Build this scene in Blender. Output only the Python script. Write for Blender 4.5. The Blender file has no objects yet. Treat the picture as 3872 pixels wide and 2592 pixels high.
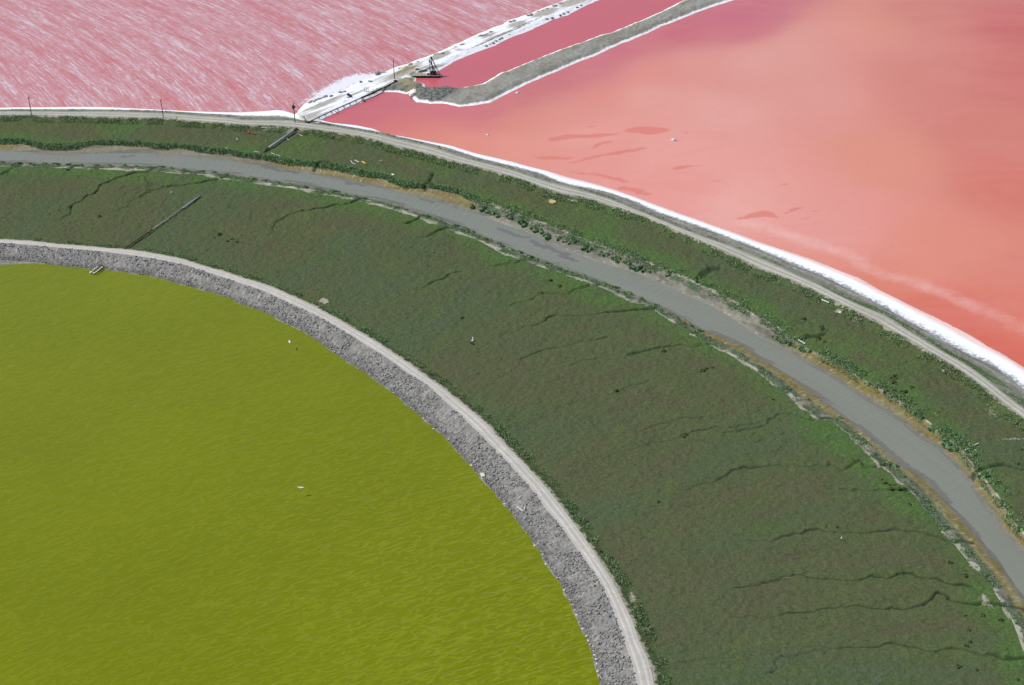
import bpy, math, random
import numpy as np
from mathutils import Vector, Matrix
random.seed(7); RNG = np.random.RandomState(11)
scn = bpy.context.scene
COL = scn.collection

# ------------------------------------------------------------------ camera
F, PITCH, ROLL, H = 8700.0, 28.8, -2.6, 410.0          # focal length in photograph pixels, aerial view
cam = bpy.data.cameras.new('camera'); co = bpy.data.objects.new('camera', cam); COL.objects.link(co)
R3 = Matrix.Rotation(math.radians(90 - PITCH), 3, 'X') @ Matrix.Rotation(math.radians(ROLL), 3, 'Z')
co.matrix_world = Matrix.Translation((0, 0, H)) @ R3.to_4x4()
cam.sensor_width = 36; cam.lens = F / 3872 * 36
cam.clip_start = 1; cam.clip_end = 20000
scn.camera = co
# ------------------------------------------------------------------ light
SUN_EL = 52.0; SUN_AZ = math.atan2(0.09, -1.0)          # direction towards the sun in plan
sd = Vector((math.cos(SUN_AZ) * math.cos(math.radians(SUN_EL)), math.sin(SUN_AZ) * math.cos(math.radians(SUN_EL)), math.sin(math.radians(SUN_EL))))
w = bpy.data.worlds.new('World'); scn.world = w; w.use_nodes = True
nt = w.node_tree; bg = nt.nodes['Background']
sky = nt.nodes.new('ShaderNodeTexSky'); sky.sky_type = 'NISHITA'; sky.sun_disc = False
sky.sun_elevation = math.radians(SUN_EL); sky.sun_rotation = math.atan2(sd.x, sd.y)
sky.altitude = 400; sky.air_density = 1.0; sky.dust_density = 1.5
nt.links.new(sky.outputs[0], bg.inputs[0]); bg.inputs[1].default_value = 0.12
sl = bpy.data.lights.new('sun', 'SUN'); sl.energy = 3.6; sl.angle = math.radians(0.5); sl.color = (1, 0.965, 0.91)
so = bpy.data.objects.new('sun', sl); COL.objects.link(so); so.location = (0, 0, 600)
so.rotation_euler = sd.to_track_quat('Z', 'Y').to_euler()
vs = scn.view_settings; vs.view_transform = 'Standard'; vs.look = 'None'; vs.exposure = 0; vs.gamma = 1
vs.use_curve_mapping = False

# ------------------------------------------------------------------ geometry of the survey: photograph pixel -> world point at height z
Rn = np.array(R3)
def up(p, z=0.0):
    p = np.asarray(p, float).reshape(-1, 2)
    d = np.stack([(p[:, 0] - 1936) / F, -(p[:, 1] - 1296) / F, -np.ones(len(p))], 1) @ Rn.T
    t = (z - H) / d[:, 2]
    return d[:, :2] * t[:, None]
def P(px, py, z=0.0):
    a = up([(px, py)], z)[0]; return Vector((a[0], a[1], z))
TO = {'1': (0, 0), '2': (900, 0), '4': (1800, 0), '5': (2800, 0), '6': (1700, 600), '7': (2872, 900), '8': (2872, 1592),
      'a': (0, 850), 'b': (900, 900), 'c': (1700, 1592)}
def T(t, pts):
    ox, oy = TO[t]; return [(ox + x / 1.568, oy + y / 1.568) for x, y in pts]

# ------------------------------------------------------------------ numpy noise
def _h(ix, iy, s):
    n = (ix.astype(np.int64) * 374761393 + iy.astype(np.int64) * 668265263 + s * 144269504) & 0xffffffff
    n = ((n ^ (n >> 13)) * 1274126177) & 0xffffffff
    return ((n ^ (n >> 16)) & 0xffffff) / float(0xffffff)
def vnoise(x, y, s=0):
    xi = np.floor(x); yi = np.floor(y); fx = x - xi; fy = y - yi
    fx = fx * fx * (3 - 2 * fx); fy = fy * fy * (3 - 2 * fy)
    a = _h(xi, yi, s); b = _h(xi + 1, yi, s); c = _h(xi, yi + 1, s); d = _h(xi + 1, yi + 1, s)
    return (a + (b - a) * fx) * (1 - fy) + (c + (d - c) * fx) * fy
def fbm(x, y, s=0, o=4, g=0.5):
    r = 0; a = 1; t = 0
    for i in range(o):
        r = r + a * vnoise(x * 2 ** i + 17.3 * i, y * 2 ** i - 9.1 * i, s + i); t += a; a *= g
    return r / t                                            # 0..1, mean 0.5
def sst(a, b, x):
    t = np.clip((x - a) / (b - a), 0, 1); return t * t * (3 - 2 * t)
def seg_dist(x, y, poly, closed=False):
    q = np.asarray(poly, float); n = len(q); best = np.full(x.shape, 1e9)
    for i in range(n if closed else n - 1):
        a = q[i]; b = q[(i + 1) % n]; d = b - a; L = max((d ** 2).sum(), 1e-9)
        t = np.clip(((x - a[0]) * d[0] + (y - a[1]) * d[1]) / L, 0, 1)
        best = np.minimum(best, (x - a[0] - t * d[0]) ** 2 + (y - a[1] - t * d[1]) ** 2)
    return np.sqrt(best)
def inside(x, y, poly):
    q = np.asarray(poly, float); r = np.zeros(x.shape, bool); j = len(q) - 1
    for i in range(len(q)):
        c = ((q[i, 1] > y) != (q[j, 1] > y)) & (x < (q[j, 0] - q[i, 0]) * (y - q[i, 1]) / (q[j, 1] - q[i, 1] + 1e-12) + q[i, 0])
        r ^= c; j = i
    return r
def sdf(x, y, poly):                                         # positive inside
    d = seg_dist(x, y, poly, True); return np.where(inside(x, y, poly), d, -d)

# ------------------------------------------------------------------ object helpers
def tag(o, label=None, cat=None, group=None, kind=None):
    if label: o['label'] = label
    if cat: o['category'] = cat
    if group: o['group'] = group
    if kind: o['kind'] = kind
    return o
def npmesh(name, V, Fq, mat, parent=None, smooth=True, attrs=None, uv=None, cols=None):
    me = bpy.data.meshes.new(name); V = np.asarray(V, np.float32); Fq = np.asarray(Fq, np.int32); k = Fq.shape[1]
    me.vertices.add(len(V)); me.vertices.foreach_set('co', V.ravel())
    me.loops.add(Fq.size); me.loops.foreach_set('vertex_index', Fq.ravel())
    me.polygons.add(len(Fq)); me.polygons.foreach_set('loop_start', np.arange(0, Fq.size, k, dtype=np.int32))
    me.polygons.foreach_set('loop_total', np.full(len(Fq), k, np.int32))
    me.update(calc_edges=True)
    if smooth: me.polygons.foreach_set('use_smooth', np.ones(len(Fq), bool))
    for n, a in (attrs or {}).items():
        at = me.attributes.new(n, 'FLOAT', 'POINT'); at.data.foreach_set('value', np.asarray(a, np.float32).ravel())
    for n, a in (cols or {}).items():
        at = me.attributes.new(n, 'FLOAT_COLOR', 'POINT')
        at.data.foreach_set('color', np.concatenate([a, np.ones((len(a), 1))], 1).astype(np.float32).ravel())
    if uv is not None:
        at = me.attributes.new('flow', 'FLOAT_VECTOR', 'POINT')
        at.data.foreach_set('vector', np.concatenate([uv, np.zeros((len(uv), 1))], 1).astype(np.float32).ravel())
    me.materials.append(mat)
    o = bpy.data.objects.new(name, me); COL.objects.link(o)
    if parent: o.parent = parent
    return o
def grid_faces(n, m):
    i = np.arange(n - 1)[:, None] * m + np.arange(m - 1)[None, :]; i = i.ravel()
    return np.stack([i, i + 1, i + m + 1, i + m], 1)
class MB:
    def __init__(s): s.v = []; s.f = []
    def add(s, vs, fs):
        b = len(s.v); s.v += [tuple(v) for v in vs]; s.f += [tuple(b + i for i in f) for f in fs]; return s
    def box(s, c, d, rz=0, M=None):
        M = M or (Matrix.Translation(c) @ Matrix.Rotation(rz, 4, 'Z'))
        vs = [M @ Vector((x * d[0] / 2, y * d[1] / 2, z * d[2] / 2)) for x in (-1, 1) for y in (-1, 1) for z in (-1, 1)]
        return s.add(vs, [(0, 1, 3, 2), (4, 6, 7, 5), (0, 4, 5, 1), (2, 3, 7, 6), (0, 2, 6, 4), (1, 5, 7, 3)])
    def beam(s, p, q, w, h=None):
        p = Vector(p); q = Vector(q); d = q - p; L = d.length; rot = d.to_track_quat('X', 'Z').to_matrix().to_4x4()
        return s.box(None, (L, w, h or w), M=Matrix.Translation((p + q) / 2) @ rot)
    def tube(s, pts, r, n=10, cap=True):
        pts = [Vector(p) for p in pts]; rr = r if isinstance(r, (list, tuple)) else [r] * len(pts); vs = []; fs = []
        for i, p in enumerate(pts):
            d = (pts[min(i + 1, len(pts) - 1)] - pts[max(i - 1, 0)]).normalized()
            a = d.cross(Vector((0, 0, 1)))
            if a.length < .05: a = d.cross(Vector((1, 0, 0)))
            a.normalize(); b = d.cross(a)
            vs += [p + (a * math.cos(2 * math.pi * k / n) + b * math.sin(2 * math.pi * k / n)) * rr[i] for k in range(n)]
        for i in range(len(pts) - 1):
            for k in range(n): fs.append((i * n + k, i * n + (k + 1) % n, (i + 1) * n + (k + 1) % n, (i + 1) * n + k))
        if cap: fs.append(tuple(range(n))[::-1]); fs.append(tuple((len(pts) - 1) * n + k for k in range(n)))
        return s.add(vs, fs)
    def build(s, name, mat, parent=None, smooth=False):
        me = bpy.data.meshes.new(name); me.from_pydata(s.v, [], s.f); me.materials.append(mat); me.update()
        if smooth:
            for p in me.polygons: p.use_smooth = True
        o = bpy.data.objects.new(name, me); COL.objects.link(o)
        if parent: o.parent = parent
        return o
def empty(name, loc, label, cat, group=None, rz=0):
    o = bpy.data.objects.new(name, None); COL.objects.link(o); o.location = loc; o.rotation_euler.z = rz; o.empty_display_size = .5
    return tag(o, label, cat, group)
def copy_tree(o, parent=None):
    c = o.copy(); COL.objects.link(c); c.parent = parent
    for ch in list(o.children): copy_tree(ch, c)
    return c

# ------------------------------------------------------------------ materials
def lin(c): c /= 255.0; return c / 12.92 if c <= .04045 else ((c + .055) / 1.055) ** 2.4
GAIN = 1.10
def S(r, g, b, k=1.0): return tuple(min(.93, lin(x) / GAIN * k) for x in (r, g, b))
class G:
    def __init__(s, name, rough=.9, spec=.25, ior=1.45):
        s.m = bpy.data.materials.new(name); s.m.use_nodes = True; s.t = s.m.node_tree
        s.b = s.t.nodes['Principled BSDF']; s.b.inputs['Roughness'].default_value = rough
        s.b.inputs['Specular IOR Level'].default_value = spec; s.b.inputs['IOR'].default_value = ior
        s.pos = s.t.nodes.new('ShaderNodeNewGeometry').outputs['Position']
    def link(s, a, b):
        if isinstance(a, (int, float)): b.default_value = a
        elif isinstance(a, tuple): b.default_value = (a + (1,))[:len(b.default_value)] if len(a) == 3 and len(b.default_value) == 4 else a
        else: s.t.links.new(a, b)
    def attr(s, n, col=False):
        a = s.t.nodes.new('ShaderNodeAttribute'); a.attribute_name = n; return a.outputs['Color' if col else 'Fac']
    def vec(s, n):
        a = s.t.nodes.new('ShaderNodeAttribute'); a.attribute_name = n; return a.outputs['Vector']
    def map(s, v, sc=(1, 1, 1), rz=0, loc=(0, 0, 0)):
        m = s.t.nodes.new('ShaderNodeMapping'); s.link(v, m.inputs[0]); m.inputs['Scale'].default_value = sc
        m.inputs['Rotation'].default_value = (0, 0, rz); m.inputs['Location'].default_value = loc; return m.outputs[0]
    def noise(s, v, scale, detail=3, rough=.55, dist=0, color=False):
        n = s.t.nodes.new('ShaderNodeTexNoise'); s.link(v, n.inputs['Vector']); n.inputs['Scale'].default_value = scale
        n.inputs['Detail'].default_value = detail; n.inputs['Roughness'].default_value = rough; n.inputs['Distortion'].default_value = dist
        return n.outputs['Color' if color else 'Fac']
    def voro(s, v, scale, feat='F1', out='Distance'):
        n = s.t.nodes.new('ShaderNodeTexVoronoi'); n.feature = feat; s.link(v, n.inputs['Vector']); n.inputs['Scale'].default_value = scale
        return n.outputs[out]
    def r(s, f, a, b, c=0.0, d=1.0, smooth=False):
        n = s.t.nodes.new('ShaderNodeMapRange'); n.clamp = True
        if smooth: n.interpolation_type = 'SMOOTHSTEP'
        s.link(f, n.inputs[0])
        for i, x in enumerate((a, b, c, d)): s.link(x, n.inputs[i + 1])
        return n.outputs[0]
    def ma(s, op, a, b=0.0, clamp=False):
        n = s.t.nodes.new('ShaderNodeMath'); n.operation = op; n.use_clamp = clamp; s.link(a, n.inputs[0]); s.link(b, n.inputs[1]); return n.outputs[0]
    def mix(s, f, a, b, mode='MIX'):
        n = s.t.nodes.new('ShaderNodeMix'); n.data_type = 'RGBA'; n.blend_type = mode
        s.link(f, n.inputs['Factor']); s.link(a, n.inputs['A'] if False else n.inputs[6]); s.link(b, n.inputs[7]); return n.outputs[2]
    def ramp(s, f, pts):
        n = s.t.nodes.new('ShaderNodeValToRGB'); s.link(f, n.inputs[0]); e = n.color_ramp.elements
        while len(e) < len(pts): e.new(.5)
        for k, (p, c) in enumerate(pts): e[k].position = p; e[k].color = tuple(c) + (1,)
        return n.outputs[0]
    def vary(s, c, f, lo, hi):                              # multiply a colour by lo..hi
        v = s.r(f, .25, .75, lo, hi); n = s.t.nodes.new('ShaderNodeVectorMath'); n.operation = 'SCALE'
        s.link(c, n.inputs[0]); s.link(v, n.inputs['Scale']); return n.outputs[0]
    def bump(s, h, dist, strength=1.0, prev=None):
        n = s.t.nodes.new('ShaderNodeBump'); n.inputs['Strength'].default_value = strength; n.inputs['Distance'].default_value = dist
        s.link(h, n.inputs['Height'])
        if prev is not None: s.link(prev, n.inputs['Normal'])
        return n.outputs[0]
    def out(s, col, nrm=None, rough=None):
        s.link(col, s.b.inputs['Base Color'])
        if nrm is not None: s.link(nrm, s.b.inputs['Normal'])
        if rough is not None: s.link(rough, s.b.inputs['Roughness'])
        return s.m
def simple(name, c, c2=None, sc=2.0, rough=.8, bump=.03, metal=0):
    g = G(name, rough); tc = g.t.nodes.new('ShaderNodeTexCoord').outputs['Object']
    n = g.noise(tc, sc, 4); col = g.mix(g.r(n, .35, .65), c, c2 or tuple(x * .6 for x in c))
    g.b.inputs['Metallic'].default_value = metal
    return g.out(col, g.bump(n, bump))

# rock levee
g = G('levee_rubble', .95, .1); rel = g.attr('rel')
n1 = g.noise(g.pos, .9, 5, .65); n2 = g.noise(g.pos, .16, 3); n3 = g.noise(g.map(g.vec('flow'), (.5, .14, 1)), 1.0, 3)
c = g.mix(g.r(n1, .32, .68), S(118, 117, 113), S(156, 153, 145))
c = g.mix(g.r(n3, .5, .72, 0, .8), c, S(176, 171, 162)); c = g.vary(c, n2, .82, 1.12)
pit = g.r(g.voro(g.pos, .8), .0, .42); c = g.mix(pit, g.vary(c, .5, .74, .74), c)
wet = g.r(g.ma('ADD', rel, g.r(n1, .3, .7, -.15, .15)), .08, .42, 1.0, 0.0); c = g.mix(wet, c, g.vary(c, .5, .58, .58))
M_rubble = g.out(c, g.bump(n1, .4, .7))
# gravel road
def road_mat(name, light, mid, edge):
    g = G(name, .95, .1); rel = g.attr('rel')              # 0..1 across
    n1 = g.noise(g.pos, .6, 5, .6); n2 = g.noise(g.map(g.vec('flow'), (.03, 1.6, 1)), 1.0, 4); n3 = g.noise(g.pos, .05, 2)
    tr = g.ma('ABSOLUTE', g.ma('SUBTRACT', g.ma('ABSOLUTE', g.ma('SUBTRACT', rel, .47)), .20))
    tr = g.r(tr, .03, .12, 1, 0)
    c = g.mix(g.ma('MULTIPLY', tr, g.r(n2, .3, .6, .25, 1)), mid, light)
    n5 = g.noise(g.map(g.vec('flow'), (.12, .9, 1)), 1.0, 5, .7, .5); c = g.vary(c, n1, .86, 1.1); c = g.vary(c, n3, .93, 1.07); c = g.mix(g.r(n5, .56, .70, 0, .5), c, edge)
    e = g.ma('MINIMUM', rel, g.ma('SUBTRACT', 1, rel)); e = g.ma('ADD', e, g.r(n1, .3, .7, -.06, .06))
    c = g.mix(g.r(e, .0, .09, .85, 0), c, edge)
    return g.out(c, g.bump(n1, .12, .6))
M_gravel = road_mat('pale_gravel', S(208, 203, 194), S(184, 178, 168), S(196, 192, 180))
M_dirt = road_mat('grey_dirt', S(198, 195, 184), S(164, 161, 148), S(132, 134, 118))
# marsh vegetation
g = G('marsh_vegetation', .95, .08); fl = g.vec('flow')
nb = g.noise(g.map(fl, (.022, .010, 1)), 1.0, 4, .6, .5); nm = g.noise(g.map(fl, (.15, .055, 1)), 1.0, 5, .68, .9)
nf = g.noise(g.pos, 1.1, 4, .75); nv = g.noise(g.map(fl, (.45, .17, 1), loc=(7, 3, 0)), 1.0, 4, .72, .5); npch = g.noise(g.pos, .05, 5, .65, .8)
nc = g.noise(g.pos, .33, 4, .7, .4)
ol = S(86, 95, 62); gr = S(79, 99, 59); br = S(92, 92, 67); gg = S(84, 97, 74); br2 = S(96, 104, 60)
c = g.mix(g.r(nm, .38, .62), ol, br)
c = g.mix(g.r(nb, .44, .66, 0, .8), c, g.mix(g.r(nm, .4, .6), gg, gr))
c = g.mix(g.r(npch, .55, .70, 0, .7), c, g.mix(g.r(nm, .35, .6), gr, br2))
c = g.mix(g.r(nv, .58, .72, 0, .5), c, S(99, 95, 73)); c = g.mix(g.r(nv, .42, .26, 0, .6), c, S(74, 92, 54))
c = g.mix(g.r(nc, .60, .72, 0, .45), c, S(108, 114, 66)); c = g.mix(g.r(nc, .40, .28, 0, .5), c, S(70, 76, 52))
c = g.mix(g.ma('MULTIPLY', g.attr('lush'), g.r(g.ma('ADD', nm, g.ma('MULTIPLY', g.attr('lush'), .1)), .42, .60, 0, .9)), c, g.mix(g.r(nf, .35, .65), S(74, 103, 54), S(88, 116, 60)))
c = g.vary(c, nf, .66, 1.36)
hn = g.noise(g.map(fl, (.052, .017, 1), loc=(3, 9, 0)), 1.0, 4, .62, .9); hm = g.noise(g.map(fl, (.03, .02, 1), loc=(50, 20, 0)), 1.0, 3, .6)
hair = g.ma('MULTIPLY', g.r(g.ma('ABSOLUTE', g.ma('SUBTRACT', hn, .5)), .0, .0055, .6, 0), g.r(hm, .47, .56)); c = g.mix(hair, c, S(56, 66, 48, .8))
ch = g.attr('chan'); c = g.mix(g.r(g.ma('ADD', ch, g.r(nf, .3, .7, -.3, .3)), .3, .9, 0, .68), c, S(52, 66, 48, .8))
lt = g.attr('bare'); c = g.mix(g.r(g.ma('ADD', lt, g.r(nf, .3, .7, -.35, .35)), .45, .75), c, g.vary(S(172, 166, 146), nf, .75, 1.15))
nn = g.bump(nm, 1.2, .35, g.bump(nf, .45, .9, g.bump(nc, .8, .5)))
M_marsh = g.out(c, nn)
# mud banks
g = G('creek_mud', .7, .3); rel = g.attr('rel'); alg = g.attr('algae'); fl = g.vec('flow')
n1 = g.noise(g.map(fl, (.5, .9, 1)), 1.0, 5, .65, .5); n2 = g.noise(g.map(fl, (.04, .25, 1)), 1.0, 4, .6, .8); n3 = g.noise(g.map(fl, (.9, .16, 1)), 1., 3)
c = g.mix(g.r(n2, .4, .6), S(114, 111, 99), S(142, 137, 122)); c = g.vary(c, n1, .8, 1.15)
c = g.mix(g.ma('MULTIPLY', alg, g.r(n1, .30, .50)), c, g.mix(g.r(n2, .4, .6), S(124, 109, 54), S(136, 126, 84)))
c = g.mix(g.ma('MULTIPLY', alg, g.r(n3, .58, .66, 0, .45)), c, S(184, 180, 152))
vg = g.attr('veg'); c = g.mix(g.r(g.ma('ADD', vg, g.r(n1, .3, .7, -.4, .4)), .4, .7), c, g.mix(g.r(n1, .4, .6), S(68, 88, 60), S(104, 114, 88)))
lt = g.attr('bare'); c = g.mix(g.r(g.ma('ADD', lt, g.r(n1, .3, .7, -.45, .45)), .5, .72), c, S(172, 168, 150))
wet = g.r(g.ma('ADD', rel, g.r(n1, .3, .7, -.1, .1)), .0, .28, 1, 0); c = g.mix(g.ma('MULTIPLY', wet, .7), c, S(112, 112, 106))
ch = g.attr('chan'); c = g.mix(g.r(ch, .3, .8, 0, .85), c, S(62, 66, 52))
M_mud = g.out(c, g.bump(n1, .35, .7), g.r(wet, 0, 1, .85, .4))
# berm
g = G('berm_earth', .95, .1); n1 = g.noise(g.pos, .8, 5, .65); n2 = g.noise(g.map(g.vec('flow'), (.08, .7, 1)), 1., 4, .6, .5); rel = g.attr('rel')
c = g.mix(g.r(n2, .38, .62), S(122, 120, 112), S(166, 163, 152)); c = g.vary(c, n1, .72, 1.2)
gw = g.ma('MULTIPLY', g.attr('veg'), g.r(g.ma('ADD', n2, g.r(n1, .3, .7, -.1, .1)), .42, .55)); c = g.mix(gw, c, g.vary(S(78, 98, 62), n1, .7, 1.2))
M_berm = g.out(c, g.bump(n1, .4, .8))
# salt crust
g = G('salt_crust', .8, .2); n1 = g.noise(g.pos, .7, 5, .65); n2 = g.noise(g.map(g.vec('flow'), (.05, .8, 1)), 1., 4, .6, .4); rel = g.attr('rel')
c = g.mix(g.r(n2, .60, .78, 0, .25), (.86, .87, .90), S(200, 205, 215))
e = g.ma('ADD', rel, g.r(n1, .3, .7, -.22, .22)); c = g.mix(g.r(e, .0, .28, 1, 0), c, S(150, 150, 148))
e2 = g.ma('ADD', rel, g.r(n2, .3, .7, -.10, .10)); c = g.mix(g.ma('MULTIPLY', g.attr('pink'), g.r(e2, .62, 1.0, 0, .9)), c, S(232, 178, 160))
M_salt = g.out(c, g.bump(n1, .15, .4))
# levees in the north
def levee_mat(name, rim_w, base):
    g = G(name, .92, .12); sdv = g.attr('shore'); brn = g.attr('bare'); dk = g.attr('rub'); fl = g.vec('flow')
    n1 = g.noise(g.pos, .75, 5, .68); n2 = g.noise(g.map(fl, (.03, .55, 1)), 1., 5, .65, .3); n3 = g.noise(g.pos, .12, 3)
    if base == 'salt':
        n4 = g.noise(g.map(fl, (.10, .30, 1)), 1., 5, .7, 1.0); nx = g.ma('ADD', g.ma('MULTIPLY', n2, .5), g.ma('MULTIPLY', n4, .5)); c = g.mix(g.r(nx, .50, .64), (.86, .87, .89), S(204, 205, 204)); c = g.mix(g.r(nx, .61, .72, 0, .7), c, S(158, 156, 148)); c = g.mix(g.r(n4, .66, .74, 0, .6), c, S(96, 98, 104))
        c = g.vary(c, n1, .92, 1.05)
        c = g.mix(g.r(g.ma('ADD', brn, g.r(n2, .3, .7, -.35, .35)), .35, .75, 0, .85), c, g.vary(S(164, 157, 140), n1, .85, 1.1))
        c = g.mix(g.r(g.ma('ADD', g.attr('sand'), g.r(n4, .3, .7, -.4, .4)), .3, .65), c, g.vary(g.mix(g.r(n3, .4, .6), S(142, 126, 84), S(154, 146, 118)), n1, .8, 1.15))
    else:
        c = g.mix(g.r(n3, .4, .6), S(142, 139, 126), S(158, 156, 148)); c = g.vary(c, n1, .66, 1.22)
        c = g.mix(g.r(n1, .66, .74, 0, .8), c, S(96, 104, 70))
        c = g.mix(g.r(n3, .58, .66, 0, .25), c, S(140, 145, 120))
    c = g.mix(g.r(g.ma('ADD', dk, g.r(n1, .3, .7, -.4, .4)), .4, .6), c, g.mix(g.r(n1, .38, .62), S(78, 82, 80), S(138, 138, 128)))
    rim = g.ma('ADD', sdv, g.r(n1, .3, .7, -.5, .5)); c = g.mix(g.r(rim, rim_w * .6, rim_w, 1, 0), c, (.86, .85, .85))
    return g.out(c, g.bump(n1, .35, .7))
M_levA = levee_mat('salt_caked_earth', 1.0, 'salt'); M_levB = levee_mat('grey_rubble_earth', 1.5, 'earth')

# waters
def water(name, rough, spec, ior=1.38):
    g = G(name, rough, spec, ior); return g
SPEC = .24
g = water('green_brine', .16, SPEC, 1.36); fl = g.vec('flow')
wv = g.noise(g.map(fl, (.50, .15, 1)), 1., 1, .4, .9); w2 = g.noise(g.map(fl, (1.1, .36, 1), rz=.3), 1., 1, .4, .4)
w3 = g.noise(g.map(fl, (.40, .12, 1), rz=-1.0), 1., 3, .5, .4); lrg = g.noise(g.pos, .012, 3)
amp = g.attr('amp'); hgt = g.ma('ADD', g.ma('MULTIPLY', wv, 1.0), g.ma('MULTIPLY', w2, .55)); hgt = g.ma('ADD', hgt, g.ma('MULTIPLY', w3, g.ma('MULTIPLY', amp, .9)))
c = g.vary(S(115, 123, 0), lrg, .93, 1.06); crest_highlight = g.r(g.ma('ABSOLUTE', g.ma('SUBTRACT', wv, .53)), 0, .07, 1, 0); c = g.mix(g.ma('MULTIPLY', crest_highlight, g.r(amp, 0, 1, .03, .13)), c, S(200, 205, 70))  # wave crests get a pale highlight painted into the water colour
foam = g.ma('MULTIPLY', g.r(g.noise(g.map(fl, (.5, .25, 1)), 1., 5, .6), .715, .75), g.ma('MULTIPLY', amp, .7)); c = g.mix(foam, c, S(210, 215, 150))
bn = g.t.nodes.new('ShaderNodeBump'); g.link(hgt, bn.inputs['Height']); g.link(g.r(amp, 0, 1, .06, .40), bn.inputs['Distance']); bn.inputs['Strength'].default_value = 1
M_green = g.out(c, bn.outputs[0])
g = water('creek_water', .16, .6, 1.34); fl = g.vec('flow')
wv = g.noise(g.map(fl, (.9, .12, 1), rz=.5), 1., 3, .5, .5); lr = g.noise(g.map(fl, (.02, .3, 1)), 1., 3)
c = g.mix(g.r(g.ma('ADD', g.attr('shoal'), g.r(g.noise(g.pos, .9, 4, .7), .3, .7, -.3, .3)), .35, .65), g.vary(S(131, 133, 118), lr, .95, 1.04), S(116, 113, 105))
M_creek = g.out(c, g.bump(wv, .26, .9))
# pond with windrows of foam
g = water('pink_brine_foam', .22, .55); fl = g.vec('flow')
s1 = g.noise(g.map(fl, (1.05, .075, 1)), 1., 3, .6, 1.0); s2 = g.noise(g.map(fl, (.20, .016, 1)), 1., 4, .6, .5); s3 = g.noise(g.map(fl, (1.5, .25, 1)), 1., 3, .6, .4)
wc = g.noise(g.map(g.pos, (.32, .95, 1), rz=-.45), 1., 4, .62, .5); wm = g.noise(g.pos, 1.1, 3, .75)
k = g.ma('ADD', g.ma('MULTIPLY', s1, .42), g.ma('ADD', g.ma('MULTIPLY', s2, .42), g.ma('ADD', g.ma('MULTIPLY', wc, .30), g.ma('MULTIPLY', s3, .16))))
c = g.mix(g.r(k, .50, .74, 0, 1), S(200, 104, 102), S(208, 160, 164))
kw = g.ma('ADD', s1, g.ma('ADD', g.ma('MULTIPLY', s2, .55), g.ma('ADD', g.ma('MULTIPLY', s3, .45), g.ma('MULTIPLY', wm, .25))))
c = g.mix(g.r(kw, 1.18, 1.36, 0, .78), c, S(228, 214, 220))
lace = g.attr('lace'); ln = g.noise(g.pos, .45, 5, .7, 1.2); c = g.mix(g.r(g.ma('ADD', lace, g.r(ln, .3, .7, -.45, .45)), .42, .68), c, (.82, .80, .83))
shr = g.ma('MULTIPLY', g.r(lace, .05, .4, 1, 0), g.r(g.attr('edge'), 0.2, 1.1, .9, 0)); c = g.mix(shr, c, S(232, 120, 84))
M_pond1 = g.out(c, g.bump(g.ma('ADD', wm, g.ma('MULTIPLY', wc, 1.5)), .16, .9))
g = water('rose_brine', .10, .75, 1.42); lr = g.noise(g.pos, .03, 4); nf = g.noise(g.pos, 1.2, 3)
c = g.vary(S(204, 102, 106), lr, .96, 1.04)
M_pond2 = g.out(c, g.bump(nf, .012, .6))
g = water('salmon_brine', .25, .45, 1.38); pc = g.attr('tint', True); n1 = g.noise(g.pos, .35, 5, .7); n2 = g.noise(g.map(g.pos, (.02, .05, 1), rz=.4), 1., 5, .65, 1.0)
nsp = g.noise(g.pos, .8, 4, .75); n4 = g.noise(g.map(g.pos, (.012, .03, 1), rz=.5), 1., 4, .6, 1.6)
c = g.vary(pc, n1, .975, 1.025)
c = g.mix(g.ma('MULTIPLY', g.r(nsp, .58, .70, 0, .5), g.r(n2, .40, .6, .2, 1)), c, S(212, 120, 108))
c = g.mix(g.r(n4, .50, .62, 0, .22), c, S(222, 138, 126))
c = g.mix(g.r(g.ma('ADD', g.attr('streak'), g.r(n1, .3, .7, -.12, .12)), .1, .7, 0, .6), c, S(236, 190, 180))
pa = g.ma('ADD', g.attr('pool'), g.r(n1, .3, .7, -.3, .3)); c = g.mix(g.r(pa, .3, .7, 0, .75), c, S(216, 122, 106))
M_pond3 = g.out(c, g.bump(n1, .03, .5), g.r(g.attr('open'), 0, 1, .5, .12))

# ------------------------------------------------------------------ survey lines (photograph tiles -> world), ring of bands round the green pond
Z0, ZR, ZM, ZC, ZP = 0.0, 2.3, 1.0, -.6, 1.3
W0 = T('a', [(0,210),(100,215),(200,222),(300,237),(400,250),(500,260),(620,265),(760,285),(880,303),(1000,333),(1130,368),(1250,402),(1370,440)]) + T('b', [(0,390),(100,420),(200,465),(300,515),(390,555),(450,600),(540,660),(620,720),(720,780),(820,850),(920,920),(1010,1000),(1100,1075),(1190,1150)]) + T('c', [(0,130),(60,195),(150,300),(250,410),(350,530),(420,620),(500,730),(560,820),(630,930),(700,1050),(760,1180),(820,1310),(850,1400),(880,1500),(890,1568)])
R0 = T('a', [(0,108),(180,122),(400,142),(600,158),(700,172),(850,192),(950,210),(1100,240),(1250,290)]) + T('b', [(0,265),(150,315),(300,385),(420,440),(500,480),(620,550),(750,630),(880,710),(1000,800),(1120,870),(1230,975),(1350,1080),(1450,1180)]) + T('c', [(130,30),(220,120),(313,215),(400,310),(500,420),(560,510),(640,600),(720,710),(800,820),(870,920),(940,1050),(990,1180),(1040,1320),(1080,1440),(1110,1568)])
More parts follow.
